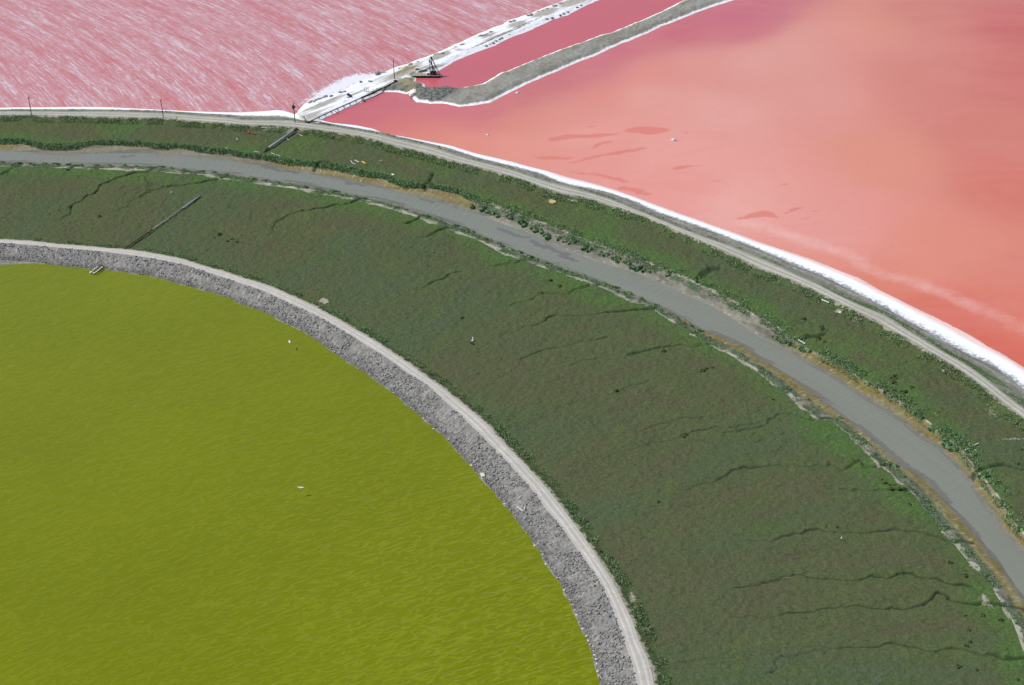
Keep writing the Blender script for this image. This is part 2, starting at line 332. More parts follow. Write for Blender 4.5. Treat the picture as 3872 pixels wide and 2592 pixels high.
R1 = T('a', [(0,90),(180,98),(300,112),(450,124),(600,138),(740,147),(850,160),(1000,188),(1100,210),(1200,245),(1320,275)]) + T('b', [(0,230),(120,265),(220,300),(330,350),(450,405),(560,465),(680,535),(800,605),(920,685),(1020,750),(1120,825),(1200,880),(1280,945),(1380,1025),(1480,1110)]) + T('c', [(200,0),(270,80),(350,165),(440,250),(520,340),(600,430),(680,535),(760,640),(830,740),(900,850),(970,960),(1020,1060),(1080,1180),(1120,1300),(1170,1400),(1200,1500),(1210,1568)])
M0 = T('1', [(0,985),(100,990),(300,995),(500,1000),(700,1010),(900,1010),(1100,1030),(1300,1050),(1400,1068)]) + T('2', [(100,1085),(250,1110),(400,1130),(550,1160),(700,1185),(850,1225),(1000,1270),(1150,1320)]) + T('6', [(0,420),(160,480),(300,560),(420,600),(560,650),(700,690),(850,745),(960,790),(1080,850),(1200,890),(1300,960),(1400,1020),(1500,1075)]) + T('7', [(0,800),(100,880),(200,960),(330,1060),(440,1090),(520,1160),(600,1240),(700,1330),(780,1390)]) + T('8', [(830,360),(900,420),(970,520),(1050,610),(1130,700),(1200,790),(1290,890),(1370,980),(1430,1080),(1500,1190),(1540,1300),(1568,1380)])
C0 = T('1', [(0,958),(200,962),(400,968),(600,972),(800,975),(1000,990),(1200,1010),(1400,1030)]) + T('2', [(50,1045),(200,1065),(400,1090),(600,1130),(750,1165),(900,1195),(1050,1240),(1200,1285)]) + T('6', [(0,375),(100,405),(200,455),(300,500),(400,545),(520,585),(640,625),(780,675),(900,725),(1000,765),(1100,810),(1200,850),(1300,905),(1400,950),(1500,1010)]) + T('7', [(-80,640),(0,700),(100,770),(200,830),(300,900),(400,975),(500,1050),(600,1130),(700,1215),(800,1300),(900,1380)]) + T('8', [(980,330),(1070,430),(1150,520),(1230,610),(1310,700),(1390,800),(1460,890),(1530,1000),(1568,1050)])
C1 = T('1', [(0,895),(200,905),(350,912),(500,915),(650,912),(850,908),(1050,918),(1250,932),(1400,955)]) + T('2', [(50,972),(200,990),(350,1020),(500,1048),(650,1075),(800,1105),(950,1140),(1100,1185),(1250,1230)]) + T('6', [(0,275),(120,315),(220,350),(330,395),(430,425),(550,475),(650,525),(780,575),(900,620),(1050,660),(1150,695),(1250,740),(1350,785),(1450,830),(1568,880)]) + T('7', [(0,590),(100,630),(200,690),(300,760),(400,810),(500,880),(620,960),(740,1030),(850,1110),(950,1190)]) + T('8', [(1050,160),(1150,260),(1230,360),(1300,470),(1380,570),(1450,660),(1568,790)])
N0 = T('1', [(0,845),(150,855),(250,875),(350,885),(430,880),(550,862),(700,855),(850,860),(950,878),(1100,880),(1200,895),(1330,912),(1450,925)]) + T('2', [(30,925),(150,938),(300,970),(430,990),(560,1000),(700,1030),(850,1058),(980,1105),(1130,1108),(1200,1130),(1320,1145)]) + T('6', [(80,222),(150,250),(250,275),(420,330),(520,375),(640,420),(750,465),(850,495),(950,535),(1050,575),(1180,620),(1300,670),(1380,700),(1460,735),(1568,790)]) + T('7', [(0,470),(100,530),(200,600),(260,640),(380,700),(450,740),(560,800),(620,840),(700,880),(780,930),(870,980),(960,1050),(1030,1110),(1100,1180),(1180,1220)]) + T('8', [(1290,290),(1370,380),(1430,460),(1480,560),(1568,660)])
Q0 = T('1', [(0,685),(180,685),(400,690),(600,695),(800,700),(970,702),(1100,715),(1300,730),(1450,745)]) + T('2', [(0,740),(150,745),(350,757),(500,775),(650,798),(800,825),(900,860),(1050,895),(1200,935),(1350,975)]) + T('4', [(0,990),(100,1015),(200,1045),(300,1075),(400,1115),(500,1150),(650,1175),(800,1220),(950,1270),(1100,1330),(1250,1395),(1400,1460)]) + T('7', [(0,185),(150,235),(300,300),(400,350),(500,400),(600,450),(700,500),(800,560),(900,610),(960,650),(1050,700),(1150,760),(1250,830),(1350,900),(1430,970),(1500,1020),(1568,1070)])
Q1 = T('1', [(0,660),(200,660),(400,662),(600,660),(800,665),(1000,672),(1200,688),(1400,700)]) + T('2', [(0,712),(150,712),(300,712),(400,728),(550,748),(700,772),(850,800),(1000,836),(1150,870),(1300,922)]) + T('4', [(0,955),(150,990),(250,1020),(400,1072),(550,1108),(700,1150),(820,1190),(950,1245),(1100,1305),(1200,1348),(1350,1405),(1500,1455)]) + T('7', [(0,120),(100,160),(200,210),(350,275),(450,330),(600,400),(750,460),(900,560),(1000,620),(1100,680),(1200,735),(1300,800),(1400,880),(1500,960),(1568,1010)])
K0 = T('1', [(0,651),(200,649),(400,650),(600,651),(800,654),(1000,660),(1200,674),(1400,684)]) + T('2', [(0,688),(150,692),(250,690),(400,718),(500,722),(600,745),(750,768),(850,788),(1000,822),(1150,855),(1250,880)]) + T('4', [(0,935),(150,972),(250,995),(380,1030),(500,1085),(620,1110),(750,1135),(850,1165),(950,1200),(1050,1250),(1200,1303),(1350,1355)]) + T('7', [(0,72),(100,110),(250,180),(350,215),(450,265),(600,340),(720,400),(870,490),(1000,560),(1120,630),(1250,700),(1350,740),(1430,790),(1568,900)])
K1 = T('1', [(0,640),(300,638),(600,636),(900,650),(1100,660),(1300,667)]) + T('2', [(0,668),(150,662),(250,652),(400,700),(500,712),(530,728),(700,745),(820,770),(850,792),(1000,815),(1150,845),(1250,862)]) + T('4', [(0,912),(150,945),(300,985),(420,1015),(550,1055),(700,1090),(850,1135),(1000,1190),(1200,1265),(1400,1335)]) + T('7', [(0,25),(150,75),(300,125),(450,185),(600,245),(720,315),(850,380),(950,430),(1100,500),(1250,580),(1400,670),(1480,715),(1568,770)])
CX, CY, RREF = -230.0, 480.0, 400.0
TH0, TH1, NT = math.radians(-4), math.radians(106), 2300
TH = np.linspace(TH0, TH1, NT)
def radial(pts, z):
    q = up(pts, z); dx = q[:, 0] - CX; dy = q[:, 1] - CY; th = np.arctan2(dy, dx); r = np.hypot(dx, dy)
    o = np.argsort(th); th = th[o]; r = r[o]
    k = max(4, len(th) // 8)
    for end in (0, 1):                                      # carry the curve on beyond the frame at both ends
        sl = slice(0, k) if end == 0 else slice(-k, None); a = np.polyfit(th[sl], r[sl], 1)[0] * .6
        t2 = (TH0 - .02) if end == 0 else (TH1 + .02)
        if end == 0 and th[0] > t2: r = np.insert(r, 0, r[0] + a * (t2 - th[0])); th = np.insert(th, 0, t2)
        if end == 1 and th[-1] < t2: r = np.append(r, r[-1] + a * (t2 - th[-1])); th = np.append(th, t2)
    y = np.interp(TH, th, r)
    ker = np.hanning(27); ker /= ker.sum()
    return np.convolve(np.pad(y, 13, 'edge'), ker, 'valid')
L = [radial(a, z) for a, z in ((W0, Z0), (R0, ZR), (R1, ZR), (M0, .9), (C0, ZC), (C1, ZC), (N0, .8), (Q0, 2.1), (Q1, 2.25), (K0, 2.0), (K1, ZP))]
mins = [0, 6, 3, 8, 2.0, 5, 3, 8, 2.5, .5, .5]
for i in range(1, len(L)): L[i] = np.maximum(L[i], L[i - 1] + mins[i])
rW, rR0, rR1, rM, rC0, rC1, rN, rQ0, rQ1, rK0, rK1 = L
def pol(r, th): return CX + r * np.cos(th), CY + r * np.sin(th)
def r_of(th, arr): return np.interp(th, TH, arr)

CH = [T('1', a) for a in ([(120,965),(80,995),(30,1025),(-20,1050)], [(485,970),(450,990),(400,1010)],
      [(900,985),(880,1010),(800,1030),(700,1055),(640,1075),(595,1105),(560,1140),(500,1170),(430,1220),(400,1270),(340,1300)],
      [(1365,1020),(1310,1055),(1230,1080),(1100,1100),(980,1105),(900,1130),(830,1160),(775,1190),(770,1215),(700,1245)])]
CH += [T('2', a) for a in ([(765,1160),(700,1195),(650,1210),(560,1220),(480,1235),(420,1245),(300,1275),(250,1310),(200,1365),(175,1380)], [(1080,1280),(1040,1310),(1000,1325)], [(1260,1340),(1180,1375),(1080,1400)])]
CH += [T('b', [(1330,190),(1250,210),(1200,240),(1120,275),(1040,305)])]
CH += [T('6', a) for a in ([(500,565),(450,590),(410,610),(340,615),(250,640)], [(940,730),(880,755),(820,765),(740,785),(680,795),(560,805),(500,825),(430,850),(350,880)],
      [(1235,868),(1150,890),(1080,900),(950,905),(880,920),(800,930),(700,930),(640,930),(590,955),(540,975),(490,990),(430,1010),(380,1025),(300,1040)],
      [(910,1050),(860,1060),(820,1080),(700,1110),(620,1130),(560,1135),(500,1160),(440,1185)], [(1568,1100),(1500,1100),(1420,1105),(1350,1105),(1300,1115),(1200,1140),(1050,1160)], [(860,1180),(800,1190),(700,1215)],
      [(1200,1305),(1130,1335),(1060,1360),(1000,1385),(960,1400)], [(1470,745),(1500,700),(1530,660),(1590,645)])]
CH += [T('7', a) for a in ([(440,1070),(400,1075),(330,1080),(280,1070),(200,1045),(130,1045),(60,1080),(30,1110),(-100,1130),(-200,1150)], [(255,605),(320,580),(400,560)])]
CH += [T('c', a) for a in ([(1840,0),(1700,30),(1568,45),(1480,65),(1420,80),(1390,100),(1330,110),(1250,125),(1170,145),(1120,165),(1050,185),(980,210),(920,240)], [(1568,-40),(1430,-20),(1240,15),(1150,45),(1060,70),(940,75)], [(1568,365),(1500,380),(1430,395),(1350,400)])]
CH += [T('8', a) for a in ([(900,250),(800,255),(740,240),(690,255),(620,265),(590,240),(540,270),(510,278),(460,260),(430,240),(390,262),(320,250),(290,268),(230,270),(130,265),(0,262),(-150,290),(-270,365)],
      [(900,400),(840,405),(760,405),(640,400),(580,400),(550,415),(480,412)],
      [(1260,712),(1150,705),(1100,690),(1000,670),(940,660),(860,655),(780,655),(700,660),(640,675),(560,668),(460,660),(400,650),(370,640),(330,655),(200,660),(130,685),(80,700),(0,705),(-200,710)],
      [(1250,985),(1130,975),(1080,950),(1000,925),(960,918),(860,905),(810,920),(700,925),(600,937),(480,935),(400,925),(320,928),(200,925),(170,940),(100,945),(0,970),(-150,985)],
      [(1560,1105),(1480,1100),(1380,1090),(1260,1080),(1150,1070),(1090,1050),(1060,1035),(1020,1065),(980,1100),(880,1110),(780,1105),(650,1105),(500,1112),(400,1110),(260,1125),(180,1140),(60,1155),(0,1165),(-150,1180)],
      [(1568,1415),(1480,1400),(1400,1385),(1310,1380),(1230,1350),(1130,1345),(1080,1350),(1040,1365),(940,1355),(870,1340),(800,1325),(740,1322),(680,1335),(560,1340),(440,1350),(390,1335),(350,1360),(260,1360),(170,1380),(120,1385),(60,1500)],
      [(1230,355),(1290,290),(1340,270),(1400,265),(1480,262),(1600,280)])]
CH += [T('2', a) for a in ([(455,1000),(470,965),(520,960),(570,970)], [(1130,1110),(1130,1060),(1150,1030)])]
CHW = [up(c, .9) for c in CH]
def chan_field(x, y):
    d = np.full(x.shape, 99.0)
    xw = x + 5.5 * (fbm(x * .15, y * .15, 91, 3) - .5); yw = y + 5.5 * (fbm(x * .15, y * .15, 95, 3) - .5)
    for q in CHW:
        m = (x > q[:, 0].min() - 4) & (x < q[:, 0].max() + 4) & (y > q[:, 1].min() - 4) & (y < q[:, 1].max() + 4)
        if m.any():
            n = len(q); dd = seg_dist(xw[m], yw[m], q)
            d[m] = np.minimum(d[m], dd)
    return d

def strip(name, ra, rb, nv, zfun, mat, extra=None, rel=None, kind='structure'):
    v = np.linspace(0, 1, nv); r = ra[:, None] + (rb - ra)[:, None] * v[None]; th = np.repeat(TH[:, None], nv, 1)
    x, y = pol(r, th); din = r - ra[:, None]; dout = rb[:, None] - r
    z = zfun(x, y, din, dout, v[None] + 0 * r)
    at = {'rel': (v[None] + 0 * r) if rel is None else rel(x, y, z, v[None] + 0 * r)}
    if extra: at.update(extra(x, y, z, din, dout, v[None] + 0 * r, th))
    zz = z - at.pop('carve') if 'carve' in at else z
    V = np.stack([x, y, zz], 2).reshape(-1, 3); uv = np.stack([th * RREF, r], 2).reshape(-1, 2)
    Fq = grid_faces(NT, nv)[:, ::-1]
    o = npmesh(name, V, Fq, mat, attrs=at, uv=uv); return tag(o, kind=kind)
# common relief, continuous across every band
def relief(x, y): return (fbm(x * .25, y * .25, 3, 3) - .5)
def z_levee(x, y, di, do, v):
    zz = Z0 - .0 + (ZR - Z0) * np.power(v, .85)
    a = np.minimum(1, np.minimum(v, 1 - v) * 5 + .15)
    b = np.abs(fbm(x * .8, y * .8, 21, 3) - .5) * 2; c = fbm(x * 1.7, y * 1.7, 27, 2) - .5
    return zz + a * (.55 * (.30 - b) + .34 * c) + (1 - v) * .22 * (fbm(x * .25, y * .25, 5, 3) - .5) * 2
# skirt below the green water then the slope itself
strip('pond_bed', rW - 14, rW, 8, lambda x, y, di, do, v: z_levee(x, y, di, do, 0 * v) - (1 - v) * 3, M_rubble)
strip('rubble_levee_slope', rW, rR0, 46, z_levee, M_rubble, rel=lambda x, y, z, v: z / ZR)
def z_road(x, y, di, do, v):
    e = np.minimum(v, 1 - v)
    base = ZR + .06 * np.sin(v * math.pi) - .05 * np.exp(-((np.abs(v - .47) - .2) / .06) ** 2) + .06 * (fbm(x * .6, y * .6, 8, 3) - .5)
    edge0 = z_levee(x, y, di, do, 0 * v + 1.0)
    return edge0 * (1 - sst(0, .12, v)) + base * sst(0, .12, v)
strip('gravel_road', rR0, rR1, 14, z_road, M_gravel)
def veg(x, y):
    return .6 * (fbm(x * .6, y * .6, 31, 3, .6) - .5) + .5 * (fbm(x * .12, y * .12, 37, 3) - .5)
def bareP(x, y, pts):
    b = np.zeros(x.shape)
    for px, py, rx, ry, k in pts:
        q = P(px, py, 1.0); b = np.maximum(b, k * np.exp(-(((x - q.x) / rx) ** 2 + ((y - q.y) / ry) ** 2)))
    return b
BARE_S = [(3120,1556,2.2,5,1.3),(3325,1738,3,3,.9),(3723,2267,1.6,4,.85),(3745,2290,1.5,2,.7),(2975,2180,1.8,1.5,.5),(1224,1137,1.6,1.6,1.6),(1232,1144,1.5,1.2,1.2),(2390,2262,1.2,4,.9),(2440,2380,2,1.5,.8),(1860,1245,.01,.01,0)]
def z_marsh(x, y, di, do, v):
    s = sst(0, 4.5, di + 1.2 * (fbm(x * .4, y * .4, 51, 2) - .5))
    zz = 2.24 - (2.24 - ZM) * s - .06 * (1 - np.exp(-di))
    return zz + veg(x, y) * sst(.0, 3, di) * np.clip(do / 2 + .25, 0, 1) - (ZM - .9) * np.exp(-do / 2)
def ex_marsh(x, y, z, di, do, v, th):
    d = chan_field(x, y); wd = .40 + .55 * sst(20, 2, do) + .22 * sst(.45, .7, fbm(x * .1, y * .1, 62, 2)); c = np.clip(1 - d / wd, 0, 1)
    c = np.sqrt(c) * (.62 + .6 * sst(.32, .6, fbm(x * .045, y * .045, 61, 3)))
    c = np.clip(c, 0, 1)
    wide = sst(60, 5, do)
    side = np.clip(1.0 - (d - 1.2) / 7.0, 0, 1) * (d > 1.2) * sst(75, 20, do)
    lush = np.maximum(sst(15, 2, do + 16 * (fbm(x * .03, y * .03, 71, 3) - .5)) * .9, side * .45)
    lush = np.maximum(lush, sst(9, 2, di) * .45)
    bare = np.maximum(bareP(x, y, BARE_S), sst(2.2, .2, di + 3.0 * (fbm(x * .7, y * .7, 73, 3) - .5)) * .95)
    bare = np.maximum(bare, sst(1.6, .1, do + 4.5 * (fbm(x * .16, y * .16, 74, 3) - .36)) * .9)
    return {'chan': c, 'carve': c * (.28 + .7 * wide), 'lush': lush, 'bare': bare}
strip('marsh', rR1, rM, 230, z_marsh, M_marsh, ex_marsh)
# banks of the creek
def z_bankS(x, y, di, do, v):                                 # marsh edge -> creek water, v 0..1
    n = fbm(x * .3, y * .3, 81, 3) - .5
    zz = .9 - (.9 - ZC) * np.power(v, 1.3)
    return zz + np.sin(v * math.pi) * (1.1 * n + .5 * (fbm(x * .9, y * .9, 83, 2) - .5)) + .14 * veg(x, y) * (1 - v)
def ex_bankS(x, y, z, di, do, v, th):
    d = chan_field(x, y); c = np.clip(1.3 - d / 1.3, 0, 1)
    w = di + do; east = sst(math.radians(48), math.radians(40), th)
    vegm = sst(.85, .45, v) * (fbm(x * .22, y * .22, 85, 3) > .0) * sst(.30, .46, fbm(x * .22, y * .22, 85, 3)) * (1 - .2 * east)
    vegm = np.where(east > .5, vegm * sst(.62, .4, v), vegm)
    alg = east * sst(.3, .5, v) * sst(.99, .88, v)
    bare = sst(.42 - .16 * east, .04, v + .3 * (fbm(x * .35, y * .35, 87, 2) - .5)) * (.35 + .75 * sst(.38, .58, fbm(x * .1, y * .1, 89, 3)))
    return {'chan': c, 'carve': c * .8, 'algae': alg, 'veg': vegm, 'bare': bare}
strip('south_mud_bank', rM, rC0, 20, z_bankS, M_mud, ex_bankS, rel=lambda x, y, z, v: (z - ZC) / 1.5)
def z_bed(x, y, di, do, v): return ZC - .02 - 1.6 * np.sin(v * math.pi)
strip('creek_bed', rC0, rC1, 8, z_bed, M_mud, lambda x, y, z, di, do, v, th: {'algae': 0 * v, 'veg': 0 * v, 'bare': 0 * v, 'chan': 0 * v})
def clumpy(th): return sst(math.radians(61.5), math.radians(59), th) * sst(math.radians(36.0), math.radians(40), th)
def z_bankN(x, y, di, do, v):
    th = np.arctan2(y - CY, x - CX); cl = clumpy(th)
    n = fbm(x * .28, y * .28, 101, 3) - .5
    s = sst(.72, 1.0, v)
    z1 = ZC + .75 * v + s * (.8 - (ZC + .75))
    z2 = ZC + 1.4 * np.power(v, .55)
    zz = z1 * (1 - cl) + z2 * cl
    return zz + np.sin(v * math.pi) * ((.5 + .9 * cl) * n + .35 * (fbm(x * .9, y * .9, 103, 2) - .5))
def ex_bankN(x, y, z, di, do, v, th):
    d = chan_field(x, y); c = np.clip(1.4 - d / 1.2, 0, 1); cl = clumpy(th)
    alg = sst(.12, .3, v) * sst(.98, .8, v) * (1 - cl) * (.35 + .65 * np.maximum(sst(math.radians(44), math.radians(38), th), sst(.4, .6, fbm(th * 14, 0 * th, 105, 2))))
    vegm = cl * sst(.3, .5, v) * sst(.40, .58, fbm(x * .2, y * .2, 107, 3)) + (1 - cl) * sst(.9, 1, v)
    bare = sst(.8, .97, v) * sst(.4, .6, fbm(x * .3, y * .3, 109, 2)) * np.maximum(cl, sst(math.radians(40), math.radians(34), th)) + .35 * cl * sst(.4, .1, v)
    return {'chan': c, 'carve': c * .6, 'algae': alg, 'veg': vegm, 'bare': bare}
strip('north_mud_flat', rC1, rN, 30, z_bankN, M_mud, ex_bankN, rel=lambda x, y, z, v: (z - ZC) / 1.2)
BARE_N = [(3835,1660,7,1.2,.6),(3600,1685,4,3,.7),(2050,690,1,1,.8),(1118,500,5,3.0,.95),(1040,492,9,1.6,.7),(1440,608,2.2,.8,.7),(3238,1212,2,2,.9),(3750,1560,2.5,6,.55),(3830,1500,2,5,.5),(3170,1180,2,1.5,1.),(3385,1280,4,2,.6)]
def z_marshN(x, y, di, do, v):
    s = sst(0, 5, do + 1.5 * (fbm(x * .4, y * .4, 151, 2) - .5))
    zz = 2.1 - (2.1 - 1.05) * s - .25 * np.exp(-di / 2.5)
    return zz + veg(x, y) * np.clip(do / 3, 0, 1) * np.clip(di / 2 + .25, 0, 1)
def ex_marshN(x, y, z, di, do, v, th):
    d = chan_field(x, y); c = np.clip(1.15 - d / 1.3, 0, 1)
    lush = np.maximum(sst(12, 2, di + 18 * (fbm(x * .03, y * .03, 171, 3) - .5)) * .85, sst(7, 2, do) * .4)
    lush = np.maximum(lush, sst(.55, .66, fbm(x * .035, y * .035, 173, 3)) * .6)
    bare = np.maximum(bareP(x, y, BARE_N), sst(1.6, .2, do + 3.2 * (fbm(x * .5, y * .5, 175, 3) - .5)) * .85)
    bare = np.maximum(bare, sst(1.4, .1, di + 3 * (fbm(x * .25, y * .25, 177, 3) - .45)) * np.maximum(clumpy(th), .5) * .8)
    return {'chan': c, 'carve': c * .9, 'lush': lush, 'bare': bare}
strip('north_marsh', rN, rQ0, 88, z_marshN, M_marsh, ex_marshN)
def z_dirt(x, y, di, do, v): return 2.1 + .15 * v + .12 * np.sin(v * math.pi) - .05 * np.exp(-((np.abs(v - .47) - .2) / .06) ** 2) + .08 * (fbm(x * .5, y * .5, 9, 3) - .5) * np.sin(v * math.pi)
strip('dirt_road', rQ0, rQ1, 14, z_dirt, M_dirt)
def z_berm(x, y, di, do, v): return 2.25 - .25 * v + np.sin(v * math.pi) * (.30 + .8 * (fbm(x * .7, y * .7, 11, 3) - .5))
strip('berm', rQ1, rK0, 16, z_berm, M_berm, lambda x, y, z, di, do, v, th: {'veg': sst(.75, .2, v) * np.maximum(sst(math.radians(84), math.radians(92), th), sst(math.radians(45), math.radians(34), th) * .9 + .45)})
def z_salt(x, y, di, do, v): return 2.0 - (2.0 - ZP - .02) * np.power(v, .7) + np.sin(v * math.pi) * .16 * (fbm(x * .5, y * .5, 13, 3) - .5) + .10 * v * (fbm(x * .2, y * .2, 14, 3) - .5)
strip('salt_shore', rK0, rK1, 18, z_salt, M_salt, lambda x, y, z, di, do, v, th: {'pink': sst(math.radians(75), math.radians(50), th)})
strip('salt_shore_bed', rK1, rK1 + 12, 6, lambda x, y, di, do, v: z_salt(x, y, di, do, 0 * v + 1) - 1.2 * v - .02 * sst(0, .1, v), M_salt, lambda x, y, z, di, do, v, th: {'pink': 1 + 0 * v})

# ------------------------------------------------------------------ levees to the north-east (heightfields bounded by their shore lines)
def off4(p): return [(x + 1411, y) for x, y in p]
A_nw = [(330,690),(400,614),(480,582),(600,548),(700,497),(800,460),(870,430),(920,405),(1000,380),(1100,345),(1200,305),(1300,260),(1400,215),(1500,170),(1568,148)] + off4([(200,120),(300,90),(400,50),(520,5),(640,-48),(800,-115),(960,-180),(1400,-362)])
A_se = off4([(1620,-362),(1180,-180),(960,-95),(740,-5),(650,35),(540,90),(450,120),(360,160),(300,190),(200,225),(100,275),(0,310)]) + [(1300,355),(1225,398),(1190,420),(1150,440),(1060,458),(1050,485),(1100,500),(1105,522),(1075,555),(1040,570),(1000,558),(950,547),(850,547),(780,585),(700,618),(600,662),(500,712),(450,735),(400,735)]
B_n = [(1030,540),(1060,500),(1105,522),(1150,525),(1240,515),(1290,527),(1400,510),(1450,500),(1500,470),(1568,430)] + off4([(180,425),(300,375),(400,335),(490,300),(620,255),(740,210),(820,190),(900,155),(1000,115),(1100,70),(1200,20),(1300,-28),(1480,-100),(1660,-170),(2240,-400)])
B_s = off4([(2480,-400),(1900,-170),(1720,-85),(1530,0),(1420,35),(1320,70),(1200,120),(1100,155),(1000,205),(900,245),(800,285),(720,325),(600,370),(500,415),(400,455),(300,500),(200,550),(130,585),(80,610),(0,624)]) + [(1310,634),(1240,617),(1150,614),(1060,607),(1040,587),(1020,565)]
PA = up(T('2', A_nw + A_se), ZP); PB = up(T('2', B_n + B_s), ZP)
dA = up(T('2', [(400,690),(1568,200)]), ZP); axA = dA[1] - dA[0]; axA /= np.linalg.norm(axA)
def ell(x, y, pts, ax):
    b = np.zeros(x.shape)
    for t, px, py, ra, rb, k in pts:
        q = up(T(t, [(px, py)]), 2.0)[0]; u = (x - q[0]) * ax[0] + (y - q[1]) * ax[1]; v = -(x - q[0]) * ax[1] + (y - q[1]) * ax[0]
        b = np.maximum(b, k * np.exp(-((u / ra) ** 2 + (v / rb) ** 2)))
    return b
def levee(name, poly, top, mat, step, marks, rough, edge=3.0):
    x0, y0 = poly.min(0) - 5; x1, y1 = poly.max(0) + 5
    gx = np.arange(x0, x1, step); gy = np.arange(y0, y1, step)
    X, Y = np.meshgrid(gx, gy); s = sdf(X, Y, poly)
    sh = s + .9 * (fbm(X * .22, Y * .22, 201, 3) - .5) + .5 * (fbm(X * .8, Y * .8, 203, 2) - .5)
    Z = ZP + (top - ZP) * np.clip(sh / edge, -2, 1) + .05
    lump = np.clip(sh / 1.5, 0, 1)
    at = marks(X, Y, s); at['shore'] = sh
    Z = Z + lump * (rough * (fbm(X * .7, Y * .7, 205, 3, .6) - .5)) + lump * at.get('rub', 0) * (.9 * (fbm(X * .8, Y * .8, 207, 3, .6) - .35)) + at.pop('rise', 0) * lump
    keep = (s > -4.5); fq = grid_faces(len(gy), len(gx)); kv = keep.ravel(); kf = kv[fq].all(1); fq = fq[kf]
    used = np.unique(fq); rm = np.full(kv.shape, -1); rm[used] = np.arange(len(used))
    u = (X - poly[0, 0]) * axA[0] + (Y - poly[0, 1]) * axA[1]; v = -(X - poly[0, 0]) * axA[1] + (Y - poly[0, 1]) * axA[0]
    V = np.stack([X, Y, Z], 2).reshape(-1, 3)[used]; uv = np.stack([u, v], 2).reshape(-1, 2)[used]
    o = npmesh(name, V, rm[fq], mat, attrs={k: np.asarray(a + 0 * X).ravel()[used] for k, a in at.items()}, uv=uv); return tag(o, kind='structure')
def marksA(x, y, s):
    b = ell(x, y, [('2',520,615,15,2.6,1.1),('2',420,700,16,5,.8),('2',330,720,14,4,.9),('2',700,560,8,1.6,.9),('2',620,575,12,1.2,.8),('2',960,445,14,4.5,1.0),('2',1200,335,7,3.2,1.3),('2',1060,425,12,4,.7),('2',1130,415,12,2,.8),('2',1310,300,3,4,.7),('2',1480,215,6,3,1.0),
        ('4',130,215,10,1.4,.9),('4',250,150,7,4,1.1),('4',410,80,10,4.5,1.2),('4',560,20,9,4,1.2),('4',640,-10,10,5,.9),('4',50,260,14,1.2,.9),('2',1400,320,12,1.0,.9),('2',900,530,9,3.5,1.2),('2',860,520,10,1,.9)], axA)
    sand = ell(x, y, [('2',1010,505,8.5,7,1.6),('2',1020,410,8,4,.8),('2',985,440,7,5,.45),('2',1030,460,5,6,.55)], axA)
    rub = ell(x, y, [('2',1130,410,8,1.6,.8),('2',480,590,8,1.6,1.0),('2',1085,520,3,5,.9),('2',890,535,11,3.2,1.0),('2',960,538,9,2.2,1.0),('2',1035,440,4,2,.6)], axA)
    lines = ell(x, y, [('4',150,215,30,.9,.75),('2',1480,290,24,.8,.7),('4',330,130,20,.8,.6)], axA)
    return {'bare': b, 'sand': sand, 'rub': np.maximum(rub, lines), 'rise': .25 * np.clip(sand, 0, 1)}
levee('salt_levee', PA, 2.32, M_levA, .55, marksA, .28)
blob = up(T('2', [(1050,560),(1070,515),(1150,528),(1285,522),(1310,540),(1250,585),(1185,612),(1060,604),(1040,585)]), ZP)
def marksB(x, y, s):
    return {'bare': 0 * x, 'sand': 0 * x, 'rub': sst(-1.5, 1.0, sdf(x, y, blob)) , 'rise': .45 * sst(-2, 4, sdf(x, y, blob))}
levee('rubble_levee', PB, 2.5, M_levB, .55, marksB, .75, 3.6)

# ------------------------------------------------------------------ waters
def sheet(name, x0, x1, y0, y1, step, z, mat, keep, attr, sub=None):
    gx = np.arange(x0, x1 + step, step); gy = np.arange(y0, y1 + step, step); X, Y = np.meshgrid(gx, gy)
    cx = (X[:-1, :-1] + X[1:, 1:]) / 2; cy = (Y[:-1, :-1] + Y[1:, 1:]) / 2
    fq = grid_faces(len(gy), len(gx))[keep(cx, cy).ravel()]; used = np.unique(fq); rm = np.full(X.size, -1); rm[used] = np.arange(len(used))
    x = X.ravel()[used]; y = Y.ravel()[used]; at, uv, cols = attr(x, y)
    o = npmesh(name, np.stack([x, y, np.full(len(x), z)], 1), rm[fq], mat, attrs=at, uv=uv, cols=cols); return tag(o, kind='structure')
def rad(x, y): return np.hypot(x - CX, y - CY), np.arctan2(y - CY, x - CX)
def rline(x, y, arr):
    r, th = rad(x, y); return r - np.interp(th, TH, arr)
rmidR = (rR0 + rW) / 2 + 1
def keep_green(x, y):
    r, th = rad(x, y); th = np.where(th < -2.6, th + 2 * math.pi, th)
    return (r < np.interp(th, TH, rmidR)) | (th < TH0)
def at_green(x, y):
    a = math.radians(34); k = 1.0
    dx = x - CX; dy = y - CY
    a = a + .0 * x
    psi = -dx * math.sin(math.radians(34)) + dy * math.cos(math.radians(34)) + .0011 * dx ** 2 * .5
    phi = dx * math.cos(math.radians(34)) + dy * math.sin(math.radians(34))
    d = -rline(x, y, rW); amp = np.clip(.25 + .9 * sst(140, 10, d) * sst(300, -50, dy) + .25 * sst(250, 0, dy), 0, 1)
    return {'amp': amp}, np.stack([psi, phi], 1), None
tag(sheet('green_pond', -460, 200, 300, 830, 2.5, Z0, M_green, keep_green, at_green), kind='structure')
